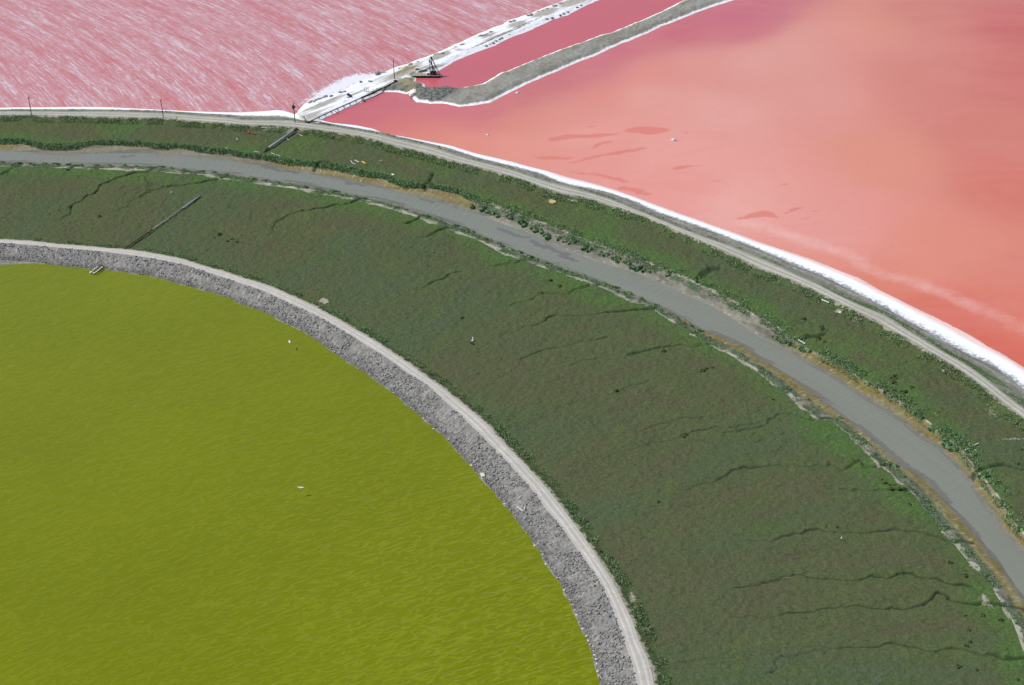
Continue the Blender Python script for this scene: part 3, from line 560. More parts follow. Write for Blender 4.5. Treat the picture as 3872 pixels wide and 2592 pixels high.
# creek
v = np.linspace(0, 1, 9); ra = rC0 - 2.0; rb = rC1 + 2.0
r = ra[:, None] + (rb - ra)[:, None] * v; th = np.repeat(TH[:, None], 9, 1); x, y = pol(r, th)
SH = [T('6', a) for a in ([(300,422),(350,435),(400,455),(455,470)], [(490,490),(540,515),(590,530),(640,545),(690,565)], [(660,575),(700,590),(755,605)])] + [T('2', a) for a in ([(150,985),(220,1005),(350,1022)], [(640,1080),(700,1095),(750,1105)], [(1090,1185),(1150,1200)])] + [T('1', [(725,928),(785,930)])]
NTs = 2300; vv = np.linspace(0, 1, 30); r = ra[:, None] + (rb - ra)[:, None] * vv; th = np.repeat(TH[:, None], 30, 1); x, y = pol(r, th)
sh = np.zeros(x.shape)
for q in SH:
    q = up(q, ZC); sh = np.maximum(sh, np.clip(1.3 - seg_dist(x + 3 * (fbm(x * .3, y * .3, 305, 3) - .5), y + 4 * (fbm(x * .3, y * .3, 307, 3) - .5), q) / 1.5, 0, 1))
nn_ = fbm(th * RREF * .05, r * .5, 301, 3)
sh = np.clip(sh * (.6 + .8 * fbm(x * .3, y * .3, 303, 2)), 0, 1)
edge = np.minimum(r - rC0[:, None], 0 * r + 99); sh = np.maximum(sh, sst(2.6, .6, edge) * sst(.40, .56, nn_) * .9)
o = npmesh('creek', np.stack([x, y, np.full(x.shape, ZC)], 2).reshape(-1, 3), grid_faces(NTs, 30)[:, ::-1], M_creek, attrs={'shoal': sh}, uv=np.stack([th * RREF, r], 2).reshape(-1, 2)); tag(o, kind='structure')
# mid lines of the two levees, to part the three red ponds
midA = np.array(up(T('2', [(330,700),(500,660),(700,560),(900,470),(1100,370),(1300,300),(1568,190)] + off4([(300,135),(520,45),(700,-30),(860,-100),(1060,-180)])), ZP)); dvec = midA[-1] - midA[-2]; midA = np.vstack([midA, midA[-1] + dvec / np.linalg.norm(dvec) * 1500])
jA = up(T('2', [(960,500)]), ZP)[0]
midB = np.array(up(T('2', [(960,500),(1060,540),(1200,565),(1400,570),(1568,500)] + off4([(400,395),(740,265),(1000,160),(1250,60),(1400,0),(1780,-170)])), ZP)); dvec = midB[-1] - midB[-2]; midB = np.vstack([midB, midB[-1] + dvec / np.linalg.norm(dvec) * 1500])
ringr = (rQ0 + rQ1) / 2
YF = 1750.0
polyL = np.vstack([[(-700, 900)], midA[0] - [0, 12], midA, [(-700, 2600)]])
polyM = np.vstack([midA[np.argmin(np.hypot(*(midA - jA).T)):], midB[::-1]])
def keepL(x, y): return (rline(x, y, ringr) > 0) & inside(x, y, polyL)
def keepM(x, y): return (rline(x, y, ringr) > 0) & inside(x, y, polyM) & ~inside(x, y, polyL)
def keepR(x, y): return ((rline(x, y, ringr) > 0) | (y < 520) & (x > 200)) & ~inside(x, y, polyL) & ~inside(x, y, polyM)
q0 = P(250, 100, ZP); q1 = P(700 / 1.568, 200 / 1.568, ZP); q0 = P(380 / 1.568, 20 / 1.568, ZP); dd = (q1 - q0).normalized()
lace_poly = up(T('2', [(380,615),(480,540),(560,495),(620,462),(700,440),(790,434),(880,425),(800,470),(700,505),(600,555),(480,590)]), ZP)
def atL(x, y):
    dx = x - q0.x; dy = y - q0.y
    along = dx * dd.x + dy * dd.y; across = -dx * dd.y + dy * dd.x
    yy = y - 985; across = .83 * (x + .47 * yy + .30 * yy * yy / 250) + 5 * (fbm(x * .008, y * .008, 401, 2) - .5); along = x * .42 - y * .9
    s = sdf(x, y, lace_poly); near = np.minimum(rline(x, y, rK1), 60); dAl = -sdf(x, y, PA)
    return {'lace': sst(-5.5, 5.5, s), 'edge': np.minimum(near, dAl)}, np.stack([across, along], 1), None
sheet('west_red_pond', -620, 420, 880, YF, 1.3, ZP, M_pond1, lambda x, y: keepL(x, y) & (y < 1260), atL)
sheet('west_red_pond_far', -620, 800, 1260.0 + .4, YF + 800, 20, ZP - .01, M_pond1, keepL, atL)
sheet('channel_pond', -80, 700, 940, YF, 3, ZP, M_pond2, keepM, lambda x, y: ({}, np.stack([x, y], 1), None))
CP = [(1400,420,200,100,108),(1290,400,205,96,102),(1560,400,200,104,112),(1720,430,206,108,112),(1700,500,216,122,108),(1850,440,204,104,110),(1990,370,200,104,114),(2120,310,200,106,118),(2300,250,202,110,122),(2370,190,200,106,120),(2600,130,196,98,114),
 (2800,60,196,100,122),(2760,-60,196,100,122),(2950,60,196,104,120),(3090,10,198,106,120),(2850,130,202,108,120),(3170,60,210,134,120),(3050,150,214,142,128),(3300,100,210,132,120),(2900,230,216,148,134),(2700,240,214,138,126),(2500,290,216,132,122),(2450,400,220,148,134),(2250,370,216,128,116),(2150,430,218,136,122),
 (2700,450,220,150,138),(3100,400,215,140,128),(3500,300,208,122,114),(3800,100,198,100,98),(3500,60,206,120,112),(3860,300,202,108,102),(3800,480,206,118,110),(3400,600,214,134,122),(3850,700,208,114,102),(2500,600,224,148,136),(2800,800,226,156,144),(3200,800,220,140,128),
 (3600,900,216,130,118),(3850,1000,214,122,112),(2000,450,218,130,112),(1800,545,224,136,114),(2000,560,224,142,124),(2250,520,224,148,134),(3060,960,218,130,114),(3300,1060,214,118,102),(3500,1160,210,106,92),(3700,1300,208,100,86),(3850,1350,208,100,86),(2600,860,224,142,132),(2400,760,224,142,130),
 (1560,470,214,112,102),(1650,540,222,124,106),(1350,440,206,102,104),(1850,590,222,128,112),(3100,860,222,148,138),(3400,1010,218,132,122),(3850,1200,214,116,104),(3240,10,212,134,120),(3330,-90,208,126,116),(3200,120,216,142,128),(3000,190,216,146,134),(3450,30,206,122,114),(4300,300,196,98,94),(4300,1100,206,112,100),(3600,-300,204,118,110)]
POOL = [[(870,775),(930,757),(1010,752),(1080,758),(1160,768),(1130,785),(1060,800),(1000,803),(940,790),(880,780)], [(415,838),(450,815),(520,803),(620,800),(700,795),(800,790),(880,785),(830,800),(740,812),(700,815),(600,818),(500,830)],
 [(690,880),(720,860),(780,838),(850,835),(800,850),(740,868)], [(545,968),(600,955),(640,935),(740,915),(830,905),(900,885),(1005,876),(940,900),(860,922),(760,922),(680,940),(600,965)], [(635,755),(700,742),(708,748),(650,757)],
 [(1145,1000),(1200,985),(1280,978),(1375,982),(1270,992),(1190,1005)], [(1300,1042),(1340,1032),(1370,1035),(1310,1045)], [(1380,1080),(1450,1072),(1440,1080)], [(1035,1047),(1080,1042),(1105,1046)], [(470,1020),(560,1018),(680,1030),(780,1045),(870,1060),(915,1076),(870,1082),(800,1060),(650,1038),(540,1026)],
 [(840,1110),(880,1103),(930,1115),(970,1128),(1040,1148),(1010,1160),(950,1145),(880,1130)], [(1230,780),(1270,785),(1262,794),(1240,790)], [(300,930),(400,925),(500,928),(600,932),(540,945),(400,945)], [(1500,1295),(1568,1285),(1568,1300)], [(1150,825),(1165,822),(1160,835)]]
POOL5 = [[(258,1270),(290,1240),(340,1225),(385,1230),(330,1248),(290,1262)], [(382,1258),(420,1248),(468,1247),(430,1258)], [(0,1290),(60,1265),(150,1250),(200,1272),(260,1290),(160,1285),(60,1290),(10,1305)], [(320,1300),(415,1283),(400,1292)], [(210,1107),(260,1090),(285,1085),(270,1097)], [(800,1130),(815,1128),(815,1138)]]
PW = [up(T('4', p), ZP) for p in POOL] + [up(T('5', p), ZP) for p in POOL5]
cpw = up([(a[0], a[1]) for a in CP], ZP); cpc = np.array([S(a[2] + (0 if a[0] < 2200 else 4), a[3] + (9 if a[3] > 124 else 8 if a[3] > 114 else 5), a[4] + (8 if a[3] > 134 else -5 if 1900 < a[0] < 3100 and a[3] < 112 else (-3 if a[0] > 3250 else 4))) for a in CP])  # brine tints, with some sky reflection painted into the colour
streak = up(T('5', [(0,1315),(150,1345),(300,1400),(450,1450),(600,1500),(700,1540)]) + T('7', [(600,165),(760,225),(900,260),(1100,330),(1300,420),(1568,540),(1800,660)]), ZP)
def atR(x, y):
    W = 0; Cc = np.zeros((len(x), 3)); xw = x + 34 * (fbm(x * .012, y * .012, 501, 4) - .5); yw = y + 34 * (fbm(x * .012, y * .012, 503, 4) - .5)
    for (qx, qy), c_ in zip(cpw, cpc):
        wt = 1.0 / (((xw - qx)) ** 2 + ((yw - qy) * .8) ** 2 + 160) ** 1.8; W = W + wt; Cc += wt[:, None] * c_
    pool = np.zeros(len(x))
    for p in PW:
        m = (x > p[:, 0].min() - 3) & (x < p[:, 0].max() + 3) & (y > p[:, 1].min() - 3) & (y < p[:, 1].max() + 3)
        pool[m] = np.maximum(pool[m], sst(-1.2, 1.2, sdf(x[m] + 5 * (fbm(x[m] * .1, y[m] * .25, 509, 3) - .5), y[m] + 3 * (fbm(x[m] * .1, y[m] * .3, 511, 3) - .5), p)))
    col = Cc / W[:, None]; opn = np.clip((.30 - (col[:, 1] - .10) * 4), 0, 1) * 0 + sst(.26, .17, col[:, 1])
    st = np.zeros(len(x)); m = y < 960; st[m] = np.exp(-(seg_dist(x[m], y[m], streak) / 4.5) ** 2) * (.25 + .5 * fbm(x[m] * .05, y[m] * .05, 505, 3)) * (.6 + .5 * fbm(x[m] * .25, y[m] * .25, 507, 3)) 
    return {'pool': pool, 'open': opn, 'streak': st}, np.stack([x, y], 1), {'tint': col}
sheet('east_red_pond', -100, 470, 420, 1300, 1.35, ZP, M_pond3, lambda x, y: keepR(x, y) & (y > 500), atR)
sheet('east_red_pond_far', -300, 1000, 1150 + .5, 2400, 25, ZP - .03, M_pond3, lambda x, y: x == x, atR)
sheet('east_red_pond_side', 470, 1000, 300, 1300, 25, ZP - .01, M_pond3, keepR, atR)
gg_ = G('salt_flat_ground', .95, .1); M_flat = gg_.out(gg_.mix(gg_.r(gg_.noise(gg_.pos, .004, 4), .4, .6), S(150, 145, 130), S(120, 118, 100)))
o = npmesh('ground', [(-9000, -3000, -3.2), (9000, -3000, -3.2), (9000, 15000, -3.2), (-9000, 15000, -3.2)], [(0, 1, 2, 3)], M_flat); tag(o, kind='structure')

#OBJECTS
# ------------------------------------------------------------------ plants
def leaf_cloud(pts, nrm_up=.6, size=.3, k=1):
    V = []; Fq = []
    n = len(pts); a = RNG.rand(n) * 2 * np.pi; tilt = RNG.rand(n) * 1.1; s = size * (.6 + .8 * RNG.rand(n))
    dx = np.cos(a); dy = np.sin(a); e1 = np.stack([dx, dy, 0 * a], 1) * s[:, None]
    e2 = np.stack([-dy * np.sin(tilt), dx * np.sin(tilt), np.cos(tilt)], 1) * s[:, None] * 1.3
    V = np.stack([pts - e1 * .5, pts + e1 * .5, pts + e2], 1).reshape(-1, 3); Fq = np.arange(3 * n).reshape(-1, 3)
    return V, Fq
def foliage_mat(name, c1, c2, c3):
    g = G(name, .9, .08); n1 = g.noise(g.pos, .5, 4, .65); n2 = g.noise(g.pos, .07, 3)
    c = g.mix(g.r(n1, .35, .62), c1, c2); c = g.mix(g.r(n2, .5, .7), c, c3)
    return g.out(c)
M_cord = foliage_mat('cordgrass_leaf', S(98, 128, 82), S(132, 158, 112), S(116, 140, 102))
M_brush = foliage_mat('brush_leaf', S(98, 130, 78), S(130, 150, 106), S(130, 138, 104))
M_bush = foliage_mat('bush_leaf', S(70, 82, 52), S(96, 98, 66), S(84, 100, 60))
def bush_mesh(name, r, h, n, mat, leaf=.35):
    d = RNG.normal(size=(n, 3)); d[:, 2] = np.abs(d[:, 2]); d /= np.linalg.norm(d, axis=1)[:, None]
    lump = .75 + .35 * np.sin(d[:, 0] * 4 + RNG.rand() * 6) * np.cos(d[:, 1] * 3.3 + RNG.rand() * 6)
    p = d * np.array([r, r, h]) * (lump * (.82 + .2 * RNG.rand(n)))[:, None]
    V, Fq = leaf_cloud(p, size=leaf)
    # solid core so the ground does not show through
    m = 14; rings = []
    for j, (q, z) in enumerate(((.92, -.25), (.88, .15), (.72, .55), (.4, .78))):
        for i in range(m):
            a = 2 * math.pi * i / m; k = .85 + .2 * math.sin(3 * a + 1.3) + .08 * math.sin(7 * a)
            rings.append((r * q * k * math.cos(a), r * q * k * math.sin(a), h * z))
    rings.append((0, 0, h * .86)); b = len(V); V = np.vstack([V, rings]); f2 = []
    for j in range(3):
        for i in range(m):
            a0 = b + j * m + i; a1 = b + j * m + (i + 1) % m; f2 += [(a0, a1, a1 + m), (a0, a1 + m, a0 + m)]
    for i in range(m): f2.append((b + 3 * m + i, b + 3 * m + (i + 1) % m, b + 4 * m))
    Fq = np.vstack([Fq, f2])
    o = npmesh(name, V, Fq, mat, smooth=False); COL.objects.unlink(o); return o.data
ME_cord = [bush_mesh('cordgrass_clump', 1.0, .8, 420, M_cord, .26) for i in range(3)]
ME_bush = [bush_mesh('marsh_bush', 1.0, .8, 320, M_bush, .22) for i in range(3)]
def place_mesh(name, me, loc, sc, rz, label, cat, group=None):
    o = bpy.data.objects.new(name, me); COL.objects.link(o); o.location = loc; o.scale = sc; o.rotation_euler.z = rz
    return tag(o, label, cat, group)
def creek_dir(x, y):
    return math.atan2(y - CY, x - CX) - math.pi / 2
CLN = [', just past the hedge end', ', left of the golden mud', ', amid bushes above golden mud', ', near the right picture edge', ', middle stretch', ', left of the middle', ', at the far left', ', beside brown mud at right', ', at the lower right']
ORD = {}
def nth(n): return ('first', 'second', 'third', 'fourth', 'fifth')[n - 1] if n < 6 else '%d%s' % (n, 'th' if 10 < n % 100 < 14 else {1: 'st', 2: 'nd', 3: 'rd'}.get(n % 10, 'th'))
def clumps(t, pts, label, group, z, rx=(1.5, 2.7), ry=(1.0, 1.6)):
    label = label + CLN.pop(0)
    for px, py in T(t, sorted(pts)):
        n_ = ORD.get(label, 0) + 1; ORD[label] = n_
        q = P(px, py, z); a = creek_dir(q.x, q.y) + math.pi / 2 * (rx[0] > 1.4) + random.uniform(-.5, .5)
        place_mesh('cordgrass_clump', random.choice(ME_cord), q - Vector((0, 0, .35)), (random.uniform(*rx) * random.choice((.7, 1, 1, 1.25)), random.uniform(*ry), random.uniform(.95, 1.5) * (.8 if 'south' in label else 1)), a, label + ', %s from left' % nth(n_), 'grass clump', group)
LN = 'green cordgrass clump on the north mud bank'; GN = 'cordgrass clumps on the north creek bank'
LS = 'dark cordgrass clump on the south creek bank'; GS = 'cordgrass clumps on the south creek bank'
clumps('6', [(135,285),(200,298),(225,312),(252,322),(282,335),(360,338),(362,350),(425,378),(448,392),(498,408),(512,422),(545,430),(572,455),(582,462),(650,475),(692,486),(735,498),(800,528),(830,540),(895,560),(930,572),(978,594),(1000,600),(1045,615),(1060,622),(1080,642),(1120,650),(1150,660),(1205,668),(1225,672),(1300,688)], LN, GN, .5)
clumps('7', [(95,590),(140,610),(180,628),(245,655),(300,672),(380,692),(435,712),(545,790),(600,825),(645,865),(690,885),(745,915),(800,945),(868,1000),(920,1040),(960,1070)], LN, GN, .6, (1.2, 2.0), (.9, 1.4))
clumps('7', [(1025,1122),(1060,1140),(1088,1160),(1105,1190),(1112,1225),(1150,1245),(1190,1210),(1265,1290)], LN, GN, .7, (1.6, 2.4), (1.4, 2.0))
clumps('8', [(1335,330),(1390,370),(1455,495),(1480,510),(1490,560),(1540,590),(1560,640)], LN, GN, .7, (1.5, 2.4), (1.3, 2.0))
clumps('6', [(40,400),(92,412),(140,435),(215,475),(240,480),(295,503),(315,518),(370,540),(420,555),(478,580),(520,597),(575,620),(600,632),(660,655),(720,675),(800,695),(850,718),(928,745),(970,762),(1060,797),(1140,832),(1210,862),(1310,925),(1350,945),(1430,987),(1475,1015)], LS, GS, .3, (1.0, 2.6), (.6, 1.1))
clumps('2', [(90,1055),(160,1070),(240,1080),(310,1095),(400,1110),(470,1118),(570,1135),(640,1155),(700,1165),(750,1178),(830,1200),(930,1230),(1000,1245),(1130,1285),(1200,1310),(1290,1340),(1350,1362)], LS, GS, .3, (1.1, 2.2), (.7, 1.2))
clumps('1', [(15,965),(110,968),(175,970),(265,970),(330,975),(410,975),(480,980),(570,980),(650,982),(740,982),(810,988),(890,995),(950,990),(1020,1000),(1090,1005),(1200,1018),(1270,1022),(1340,1035)], LS, GS, .3, (1.1, 2.2), (.7, 1.1))
clumps('7', [(10,775),(80,850),(165,878),(185,905),(290,960),(350,1000),(480,1070),(610,1190),(660,1235),(730,1330),(800,1345)], LS, GS, .3, (1.0, 1.7), (.6, 1.0))
clumps('8', [(800,285),(860,335),(900,408),(965,465),(1000,500),(1050,580),(1075,615),(1160,712),(1250,800),(1300,865),(1340,905),(1400,1000),(1440,1050),(1500,1150)], LS, GS, .3, (1.0, 1.7), (.6, 1.0))
LB = 'low dark brown-green bush on the marsh'; GB = 'dark bushes scattered over the marsh'
for t, pts in (('c', [(1240,480),(468,216),(890,780),(1390,98),(1405,85),(330,60),(205,1595)]), ('8', [(745,370),(770,380),(795,385),(780,400),(830,400),(460,632),(1130,842),(1218,920),(1222,1157),(1325,1155),(1430,1180),(1250,1310),(1225,1335),(1285,1480),(1180,1460),(1240,1240),(1530,1535),(890,495),(725,348),(1555,170),(1530,255)]),
               ('7', [(370,530),(372,545),(265,485),(800,820),(815,835),(780,830),(795,855),(905,890),(350,600),(385,620),(860,915),(1060,1035),(80,960)]), ('6', [(75,945),(598,722),(650,757),(1272,1143),(990,1378),(1500,1260),(1520,1245),(1560,1240),(135,1100),(540,800)]),
               ('1', [(1270,1410),(1300,1390),(1350,1432),(1380,1420),(1405,1437),(590,1285),(348,1250),(420,1225)])):
    for i_, (px, py) in enumerate(T(t, sorted(pts))):
        q = P(px, py, 1.0); k = random.uniform(.6, 1.15)
        LBB = LB + {'c': ', mid marsh', '8': ', lower right', '7': ', near the creek bend', '6': ', upper middle', '1': ', beside the long pipe'}[t] + ', %s from left' % nth(i_ + 1)
        place_mesh('marsh_bush', random.choice(ME_bush), q - Vector((0, 0, .2)), (k * 1.2, k, k), random.uniform(0, 6), LBB, 'bush', GB)
# cordgrass hedge along the north bank, left of the clumps; dense blades nobody could count
def band_points(n, th_a, th_b, fr):
    th = RNG.uniform(math.radians(th_a), math.radians(th_b), n); return (th,) + fr(th, n)
def hedge(th, n):
    base = np.interp(th, TH, rN); scal = 1.3 * np.abs(np.sin(th * RREF / 9 + 3 * fbm(th * 12, 0 * th, 601, 2))) ** .6
    dep = 4.0 + 2.6 * (fbm(th * 20, 0 * th, 603, 3) - .5)
    u = RNG.rand(n); r = base - 1.2 + (1.3 - scal) + u * dep; x, y = pol(r, th)
    prof = np.sqrt(np.clip(1 - (2 * u - 1) ** 2, 0, 1))
    gap = sst(.8, 1.6, chan_field(x, y))
    return x, y, .45 + .5 * u + (1.05 * prof * RNG.rand(n) ** .5) * gap, gap
th, x, y, z, gap = band_points(30000, 61, 104, hedge); k = gap > .3
V, Fq = leaf_cloud(np.stack([x, y, z], 1)[k], size=.42)
o = npmesh('cordgrass_hedge', V, Fq, M_cord, smooth=False); tag(o, 'continuous hedge of dark green cordgrass edging the north bank of the creek', 'cordgrass', kind='stuff')
def brush(name, th_a, th_b, line, lo, hi, n, seed, label, size=.4, zb=1.6, cov=(.42, .55), hmax=.8, mat=None):
    th = RNG.uniform(math.radians(th_a), math.radians(th_b), n); r = np.interp(th, TH, line) + RNG.uniform(lo, hi, n) ; x, y = pol(r, th)
    m = fbm(x * .22, y * .22, seed, 3, .6); k = m > RNG.uniform(cov[0], cov[1], n); x, y, m = x[k], y[k], m[k]
    di = np.abs(r[k] - np.interp(th[k], TH, line)); zz = zb(di) if callable(zb) else zb
    z = zz + hmax * RNG.rand(k.sum()) * np.clip((m - cov[0]) * 6, .2, 1)
    V, Fq = leaf_cloud(np.stack([x, y, z], 1), size=size)
    o = npmesh(name, V, Fq, mat or M_brush, smooth=False); tag(o, label, 'brush', kind='stuff')
brush('roadside_brush', -3, 104, rR1, 1.2, 5.5, 26000, 611, 'low green brush along the outer edge of the pale gravel road', .34, lambda d: 2.1 - .22 * np.clip(d, 0, 5), (.40, .58), .55)
brush('levee_brush', 22, 104, rQ0, -5.2, -.3, 34000, 617, 'row of rough green shrubs below the grey dirt road', .36, lambda d: 2.0 - .18 * np.clip(d, 0, 5), (.36, .5), .7)
brush('berm_weeds', 26, 104, rQ1, .0, 1.8, 7000, 623, 'sparse green weeds on the berm between dirt road and salt shore', .3, 2.3, (.45, .58), .4)
brush('bank_grass', -3, 61, rN, -3.5, 4.0, 34000, 629, 'patchy cordgrass and weeds on the crest of the north creek bank', .36, .85, (.42, .56), .8, M_cord)
brush('bank_weeds', -3, 104, rM, .2, 4.0, 30000, 631, 'patchy weeds between the marsh and the south creek bank', .32, lambda d: .75 - .12 * d, (.40, .55), .5, M_cord)

# ------------------------------------------------------------------ rocks
M_rock = simple('grey_rock', S(178, 174, 168), S(96, 98, 102), 1.5, .95, .05)
M_dark = simple('dark_salted_rock', S(150, 152, 158), S(84, 88, 100), 1.4, .95, .12)
M_pale = simple('bleached_stone', S(238, 236, 226), S(190, 186, 172), 2, .9, .03)
n = 11000; th = RNG.uniform(math.radians(-3), math.radians(104), n); v = RNG.rand(n) ** .9
r = np.interp(th, TH, rW) * (1 - v) + np.interp(th, TH, rR0) * v; x, y = pol(r, th)
keep = (fbm(x * .2, y * .2, 641, 3) > .42) | (v < .12); x, y, v = x[keep], y[keep], v[keep]; n = len(x)
z = z_levee(x, y, 0, 0, v) + .05; s = .16 + .34 * RNG.rand(n) ** 2
cube = np.array([(1, 0, 0), (-1, 0, 0), (0, 1, 0), (0, -1, 0), (0, 0, 1), (0, 0, -.6)], float)
fo = np.array([(0, 2, 4), (2, 1, 4), (1, 3, 4), (3, 0, 4), (2, 0, 5), (1, 2, 5), (3, 1, 5), (0, 3, 5)])
a = RNG.rand(n) * 6.28; jit = 1 + .5 * (RNG.rand(n, 6, 1) - .5); V = cube[None] * jit * s[:, None, None]; V[:, :, 0] *= (1 + .6 * RNG.rand(n))[:, None]
ca, sa = np.cos(a)[:, None], np.sin(a)[:, None]; V = np.stack([V[..., 0] * ca - V[..., 1] * sa, V[..., 0] * sa + V[..., 1] * ca, V[..., 2]], 2) + np.stack([x, y, z], 1)[:, None]
o = npmesh('levee_stones', V.reshape(-1, 3), (fo[None] + 6 * np.arange(n)[:, None, None]).reshape(-1, 3), M_rock, smooth=False); tag(o, 'grey rubble stones strewn over the inner slope of the round levee', 'rubble', kind='stuff')
def rock_mesh(name, mat, seed, flat=.55):
    import bmesh
    bm = bmesh.new(); bmesh.ops.create_icosphere(bm, subdivisions=2, radius=1)
    rr = random.Random(seed)
    ofs = [(rr.uniform(-1, 1), rr.uniform(-1, 1), rr.uniform(-1, 1), rr.uniform(.55, .9)) for _ in range(9)]
    for v_ in bm.verts:
        for ax in ofs:
            d = Vector(ax[:3]).normalized(); p = v_.co.dot(d)
            if p > ax[3]: v_.co -= d * (p - ax[3])
        v_.co.z *= flat
    me = bpy.data.meshes.new(name); bm.to_mesh(me); bm.free(); me.materials.append(mat); return me
ME_rk = [rock_mesh('boulder', M_dark, i) for i in range(4)]; ME_ps = [rock_mesh('pale_stone', M_pale, 20 + i, .5) for i in range(3)]
def rocks(name, mes, t, pts, z, s, label, cat, group, dz=-.2):
    for px, py in T(t, pts):
        q = P(px, py, z); k = random.uniform(*s); n_ = ORD.get(label, 0) + 1; ORD[label] = n_
        place_mesh(name, random.choice(mes), q + Vector((0, 0, dz * k)), (k * random.uniform(1, 1.7), k, k * random.uniform(.7, 1.1)), random.uniform(0, 6.3), label + ', %s from left' % nth(n_), cat, group)
LBo = 'dark grey boulder on the upper edge of the salt-white levee'; GBo = 'boulders along the salt levee'
rocks('boulder', ME_rk, '2', [(425,612),(440,603),(452,607),(468,592),(482,590),(500,583),(518,578),(550,573),(612,551),(630,546),(730,492),(785,485),(828,436),(955,412),(965,408),(1010,392),(1020,386),(1030,388),(1065,370),(1165,325),(1182,320),(1205,322),(1290,280),(1330,268),(1440,217),(1462,212),(1480,206)], 2.2, (.7, 1.4), LBo, 'boulder', GBo, .0)
rocks('boulder', ME_rk, '4', [(28,213),(45,212),(90,192),(205,132),(228,126),(315,96),(330,90),(368,70),(395,66),(420,55),(470,38),(485,26),(500,22),(560,10)], 2.2, (.7, 1.5), LBo, 'boulder', GBo, .0)
LBs = 'small dark rock on the pond-side edge of the salt-white levee'; GBs = 'small rocks on the channel side of the salt levee'
rocks('boulder', ME_rk, '2', [(1195,378),(1240,350),(1350,300),(1420,275),(1440,270),(1460,262),(1490,255),(1510,248)], 2.1, (.5, .95), LBs, 'rock', GBs)
rocks('boulder', ME_rk, '4', [(60,272),(80,262),(100,255),(118,243),(140,232),(152,225),(172,212),(195,205),(265,168),(420,112),(450,105),(500,90),(520,80),(545,70),(600,42),(620,30)], 2.1, (.5, .95), LBs, 'rock', GBs)
LPs = 'pale bleached stone at the edge of the green pond'; GPs = 'pale stones along the green waterline'
rocks('pale_stone', ME_ps, 'b', [(778,808),(885,892),(922,918),(1025,1008),(1100,1070),(1160,1132),(1250,1192),(1385,1350)], .22, (.18, .34), LPs, 'stone', GPs, 0)
rocks('pale_stone', ME_ps, 'c', [(128,262),(198,340),(275,425),(326,490),(505,740),(552,792),(570,850),(640,930),(655,932),(680,1002),(712,1060),(730,1090),(742,1122),(752,1150),(768,1190),(790,1232),(812,1275),(822,1302),(835,1325),(852,1338),(856,1362),(858,1388),(868,1412),(872,1440),(888,1462),(878,1484),(895,1482),(900,1520),(885,1510),(905,1562)], .22, (.18, .42), LPs, 'stone', GPs, 0)
for (t, px, py, s_, lab) in (('4', 1168, 829, .95, 'white salt mound with a dark base rising from the salmon pond'), ('4', 243, 551, .8, 'low white salt lump off the south shore of the rubble levee'), ('4', 67, 800, .6, 'small white salt lump in the salmon pond near the dirt road'), ('6', 630, 202, .8, 'pale stone at the foot of the dirt road above the yellow mat'), ('7', 477, 441, .6, 'pale stone among the shrubs below the dirt road at right'), ('7', 1090, 788, .6, 'white stone on the north marsh at the far right'), ('6', 136, 1078, .45, 'lone white stone in the middle of the wide marsh')):
    px, py = T(t, [(px, py)])[0]; q = P(px, py, 1.45 if t == '4' else 1.3)
    place_mesh('salt_lump' if t == '4' else 'pale_stone', ME_ps[0], q, (s_ * 1.3, s_, s_), 1.0, lab, 'salt lump' if t == '4' else 'stone')
q = P(*T('4', [(1176, 835)])[0], 1.3); place_mesh('boulder', ME_rk[1], q + Vector((.6, -.2, 0)), (.8, .5, .35), 0, 'dark rock at the foot of the white salt mound in the salmon pond', 'rock')

# ------------------------------------------------------------------ timber, pipes, debris
M_wood = simple('weathered_wood', S(196, 190, 174), S(140, 132, 118), 3, .85)
M_white = simple('bleached_board', S(240, 238, 228), S(205, 200, 188), 2, .8)
M_rust = simple('rusty_steel', S(128, 84, 62), S(84, 58, 48), 2, .8)
M_steel = simple('galvanised_pipe', S(186, 196, 200), S(140, 150, 154), 1.5, .45)
M_black = simple('tarred_pipe', S(58, 56, 66), S(36, 34, 42), 2, .55)
M_pole = simple('creosoted_pole', S(78, 62, 56), S(52, 42, 40), 3, .9)
M_orange = simple('red_brown_timber', S(172, 104, 62), S(126, 78, 52), 3, .9)
M_yellow = simple('yellow_board', S(240, 192, 84), S(224, 160, 60), 3, .8)
M_mat = simple('sandy_mat', S(206, 182, 132), S(184, 158, 108), 1.5, .95)
M_conc = simple('pale_concrete', S(226, 222, 210), S(196, 192, 180), 2, .9)
M_navy = simple('navy_tarpaulin', S(44, 46, 92), S(30, 30, 60), 2, .6)
M_iron = simple('dark_ironwork', S(60, 46, 52), S(40, 32, 40), 3, .7)
M_deck = simple('barge_deck', S(206, 196, 172), S(168, 156, 134), 2, .9)
M_hull = simple('barge_hull', S(62, 58, 68), S(42, 38, 46), 1.2, .7)
M_red = simple('red_machine_paint', S(176, 60, 58), S(120, 44, 44), 3, .6)
M_glass = simple('insulator_glass', S(150, 160, 160), None, 3, .3)
def board(px, z, mat, wd, th_, label, cat='board', name='board', group=None):
    pts = [P(a, b, z) for a, b in px]; o = MB()
    for i in range(len(pts) - 1): o.beam(pts[i], pts[i + 1] , wd, th_)
    o = o.build(name, mat); return tag(o, label, cat, group)
def zz8(p): return [(850 + x / 5.857, 420 + y / 5.857) for x, y in p]
def zz2(p): return [(900 + x / 3.905, 560 + y / 3.905) for x, y in p]
def zc(p): return [(1750 + x / 5.227, 1700 + y / 5.227) for x, y in p]
def zy(p): return [(2050 + x / 11.715, 720 + y / 11.715) for x, y in p]
def zr(p): return [(3500 + x / 5.226, 1550 + y / 5.226) for x, y in p]
board(zz8([(415,345),(560,325),(780,330),(828,308)]), 1.9, M_pole, .5, .4, 'long dark bent log lying at the foot of the dirt road beside red-brown timbers', 'log', 'log')
